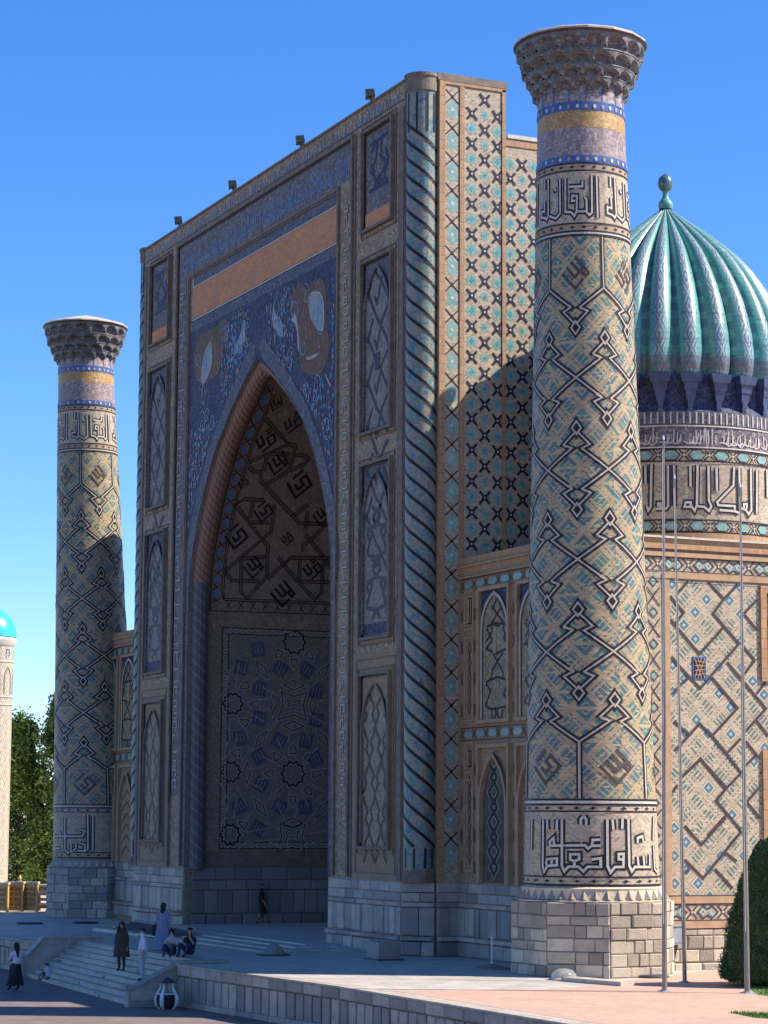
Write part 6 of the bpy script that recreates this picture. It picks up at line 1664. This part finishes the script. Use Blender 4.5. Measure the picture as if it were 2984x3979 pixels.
def person(label, loc, rz, pose, mats_, scale=1.0, hair='short', robe=None, extra=None, fat=1.12):
    T = thing('person', label, 'person', loc, None, rz)
    J = {k: (Vector(v[0]), v[1] * (fat if k in ('pelvis', 'spine', 'chest') else 1 if k in ('head', 'crown', 'nose', 'neck') else 1.0 + (fat - 1) * .6)) for k, v in BASE.items()}
    for k, v in pose.items(): J[k] = (Vector(v), J[k][1])
    if 'head' in pose:
        J['crown'] = (J['head'][0] + Vector((0, .01, .09)), .07); J['nose'] = (J['head'][0] + Vector((0, -.105, -.015)), .014)
    names = list(J); vs = [J[k][0] for k in names]; rs = [J[k][1] for k in names]; es = [(names.index(a), names.index(c)) for a, c, _ in BONES]; tags = [m for _, _, m in BONES]
    for q in 'LR':
        h = J['ha' + q][0]; d = (h - J['wr' + q][0]).normalized(); sd = d.cross(Vector((0, 1, .2))).normalized(); hi = names.index('ha' + q)
        for f in range(5):
            o = sd * (f - 2) * .017; L_ = (.05, .075, .082, .076, .06)[f]
            if f == 0: o = sd * -.045
            a = len(vs); vs += [h + o * .9 + d * .03, h + o * 1.1 + d * (.03 + L_) + Vector((0, -.012, 0))]; rs += [.0095, .008]; es += [(hi, a), (a, a + 1)]; tags += ['skin', 'skin']
    me = bpy.data.meshes.new('body'); me.from_pydata(vs, es, [])
    ob_ = bpy.data.objects.new('body', me); COL.objects.link(ob_)
    m1 = ob_.modifiers.new('Skin', 'SKIN'); m1.use_smooth_shade = True
    for i, r in enumerate(rs): me.skin_vertices[0].data[i].radius = (r, r)
    me.skin_vertices[0].data[0].use_root = True
    m2 = ob_.modifiers.new('Sub', 'SUBSURF'); m2.levels = m2.render_levels = 1
    dg = bpy.context.evaluated_depsgraph_get(); dg.update()
    nm = bpy.data.meshes.new_from_object(ob_.evaluated_get(dg))
    bpy.data.objects.remove(ob_); nm.name = 'body'
    order = ['skin', 'top', 'leg', 'shin', 'shoe', 'sleeve', 'arm']
    nm.materials.clear()
    for k in order: nm.materials.append(MATS[mats_.get(k, mats_['leg'] if k == 'shin' else mats_['top'] if k == 'sleeve' else 'shoe_leather' if k == 'shoe' else 'skin')])
    for p in nm.polygons:
        c = p.center; best = 9; bt_ = 'skin'
        for (a, e), t in zip(es, tags):
            A, E = vs[a], vs[e]; d = E - A; tt = max(0, min(1, (c - A).dot(d) / max(1e-6, d.dot(d)))); q = (c - A - d * tt).length - rs[a] * .6
            if q < best: best = q; bt_ = t
        p.material_index = order.index(bt_); p.use_smooth = True
    o = bpy.data.objects.new('body', nm); COL.objects.link(o); o.parent = T
    T.scale = (scale,) * 3
    hd = J['head'][0]
    b = MB(); n_ = 12
    def hp(a, t, k=1.0): return (hd.x + .112 * k * math.sin(t) * math.sin(a), hd.y + .012 + .118 * k * math.sin(t) * -math.cos(a), hd.z + .03 + .125 * k * math.cos(t))
    lim = 1.35 if hair == 'short' else 1.9
    b.grid(lambda a, t: hp(a, t * (1 if abs(a - PI) < 1.9 else .62)), [2 * PI * i / n_ for i in range(n_ + 1)], [lim * k / 5 for k in range(6)])
    if hair == 'long': b.grid(lambda a, t: (hd.x + .11 * math.sin(a) * (1 - t * .2), hd.y + .02 + .115 * abs(math.cos(a)) * 1.0, hd.z - t * .45), [-PI / 2 + PI * i / 6 for i in range(7)], [0, .3, .6, 1])
    if hair == 'scarf': b.grid(lambda a, t: (hd.x + (.115 + .10 * t) * math.sin(a), hd.y + .01 + (.12 + .06 * t) * math.cos(a), hd.z + .02 - t * .3), [-2.4 + 4.8 * i / 10 for i in range(11)], [0, .4, .7, 1])
    part('hair' if hair != 'scarf' else 'headscarf', b, mats_.get('hair', 'hair'), T, world=False, smooth=True)
    if robe:
        m_, z0, z1, r0, r1, cxy = robe
        b = MB(); b.grid(lambda a, t: (cxy[0] * t + (r1 + (r0 - r1) * t ** 1.1) * (1 + .06 * t * math.sin(a * 7)) * math.cos(a) * 1.1, cxy[1] * t + (r1 + (r0 - r1) * t ** 1.1) * (1 + .06 * t * math.sin(a * 7 + 1)) * math.sin(a) * .85, z1 + (z0 - z1) * t), [2 * PI * i / 28 for i in range(29)], [0, .15, .35, .6, .8, 1])
        part('robe', b, m_, T, world=False, smooth=True)
    if extra: extra(T)
    return T
RZ = R(155.4)      # front of the figure turned towards the right of the picture
person('young man in black T-shirt and shorts walking alone inside the great arch', (-7.7, 3.6, .0), RZ + R(10), dict(kneeL=(.1, -.2, .52), ankL=(.1, -.26, .11), toeL=(.1, -.42, .05), kneeR=(-.1, .02, .5), ankR=(-.1, .28, .14), toeR=(-.1, .16, .03), elL=(.24, .1, 1.14), wrL=(.25, .1, .9), haL=(.25, .08, .83), elR=(-.24, .02, 1.13), wrR=(-.25, -.12, .91), haR=(-.25, -.15, .84), head=(0, -.06, 1.63)), dict(top='cloth_black', leg='cloth_black', shin='skin', sleeve='cloth_black'), 1.03)
person('woman in a long dark brown hooded robe standing on the staircase', (10.5, -9.05, -.735), R(40), dict(elL=(.27, .0, 1.12), elR=(-.27, .0, 1.12)), dict(top='cloth_brown', leg='cloth_brown', arm='cloth_brown', hair='cloth_brown'), .99, 'scarf', ('cloth_brown', .52, 1.42, .29, .19, (0, 0)))
person('man in a white T-shirt and pale trousers on the steps behind the sloping side wall', (13.7, -9.35, -.89), R(-15), dict(elL=(.30, .02, 1.12), wrL=(.31, -.02, .87), haL=(.31, -.03, .8), elR=(-.30, .02, 1.12), wrR=(-.31, -.02, .87), haR=(-.31, -.03, .8)), dict(top='cloth_white', leg='cloth_pale', sleeve='cloth_white'), 1.02, 'short', None, None, 1.5)
def bag(T):
    b = MB(); b.box((.25, -.05, .55), (.42, .12, .95)); b.tube([(.33, .03, .95), (.25, .03, 1.2), (.14, .0, 1.46)], .015, 5); part('shoulder_bag', b, 'cloth_black', T, world=False)
person('woman with long dark hair in a blue grey ankle length dress facing the portal', (9.0, -6.96, TZ), RZ + R(60), dict(), dict(top='cloth_blue_grey', leg='cloth_blue_grey', arm='cloth_blue_grey'), .98, 'long', ('cloth_blue_grey', .06, 1.4, .37, .17, (0, 0)), bag)
SIT = dict(pelvis=(0, .05, .16), spine=(0, .08, .36), chest=(0, .03, .56), neck=(0, .0, .70), head=(0, -.03, .83), hipL=(.1, .0, .15), hipR=(-.1, .0, .15), kneeL=(.17, -.38, .45), kneeR=(-.17, -.38, .45), ankL=(.12, -.55, .08), ankR=(-.12, -.55, .08), toeL=(.12, -.70, .04), toeR=(-.12, -.70, .04), shL=(.18, .03, .6), shR=(-.18, .03, .6), elL=(.25, -.12, .38), elR=(-.25, -.12, .38), wrL=(.12, -.32, .46), wrR=(-.12, -.32, .46), haL=(.06, -.36, .47), haR=(-.06, -.36, .47))
s1 = dict(SIT); s1.update(wrL=(.08, -.18, .66), haL=(.06, -.14, .74))
person('seated woman in a pale blouse, knees drawn up, left of the couple above the stairs', (12.75, -7.95, TZ), R(55), SIT, dict(top='cloth_cream', leg='cloth_navy'), 1.0, 'long')
person('seated man in black, hand at his chin, right of the couple above the stairs', (13.0, -7.35, TZ), R(40), s1, dict(top='cloth_black', leg='cloth_navy', sleeve='cloth_black'), 1.05)
def child(T):
    b = MB()
    b.tube([(-.2, -.16, .95), (-.12, -.22, 1.1), (-.05, -.2, 1.25)], [.09, .10, .07], 8); b.tube([(-.05, -.22, 1.3), (-.05, -.22, 1.42)], [.06, .05], 8); b.tube([(-.2, -.16, .98), (-.34, -.25, .8)], [.05, .035], 6); part('held_bundle', b, 'cloth_tan', T, world=False, smooth=True)
    b = MB(); b.box((.22, .05, .55), (.34, .42, .95)); part('shoulder_bag', b, 'cloth_black', T, world=False)
person('woman in white blouse and long dark skirt holding a small child at the stair foot', (8.27, -12.31, -1.5), R(-70), dict(elR=(-.24, -.12, 1.14), wrR=(-.1, -.28, 1.08), haR=(-.03, -.3, 1.1), elL=(.24, -.12, 1.14), wrL=(.1, -.28, 1.1), haL=(.03, -.3, 1.12), kneeL=(.1, -.15, .5), ankL=(.1, -.22, .1), toeL=(.1, -.38, .04)), dict(top='cloth_white', leg='cloth_black', sleeve='cloth_white'), .97, 'long', ('cloth_black', .2, 1.0, .33, .17, (0, -.05)), child)
person('figure in black cut in half by the left frame edge', (4.0, -11.95, -1.5), R(30), dict(), dict(top='cloth_black', leg='cloth_black', sleeve='cloth_black'), .95, 'short')
s3 = dict(SIT)
person('small child with black hair sitting on the lowest step of the staircase', (5.7, -10.35, -1.36), R(-60), s3, dict(top='cloth_white', leg='cloth_tan', sleeve='cloth_black'), .68, 'short')
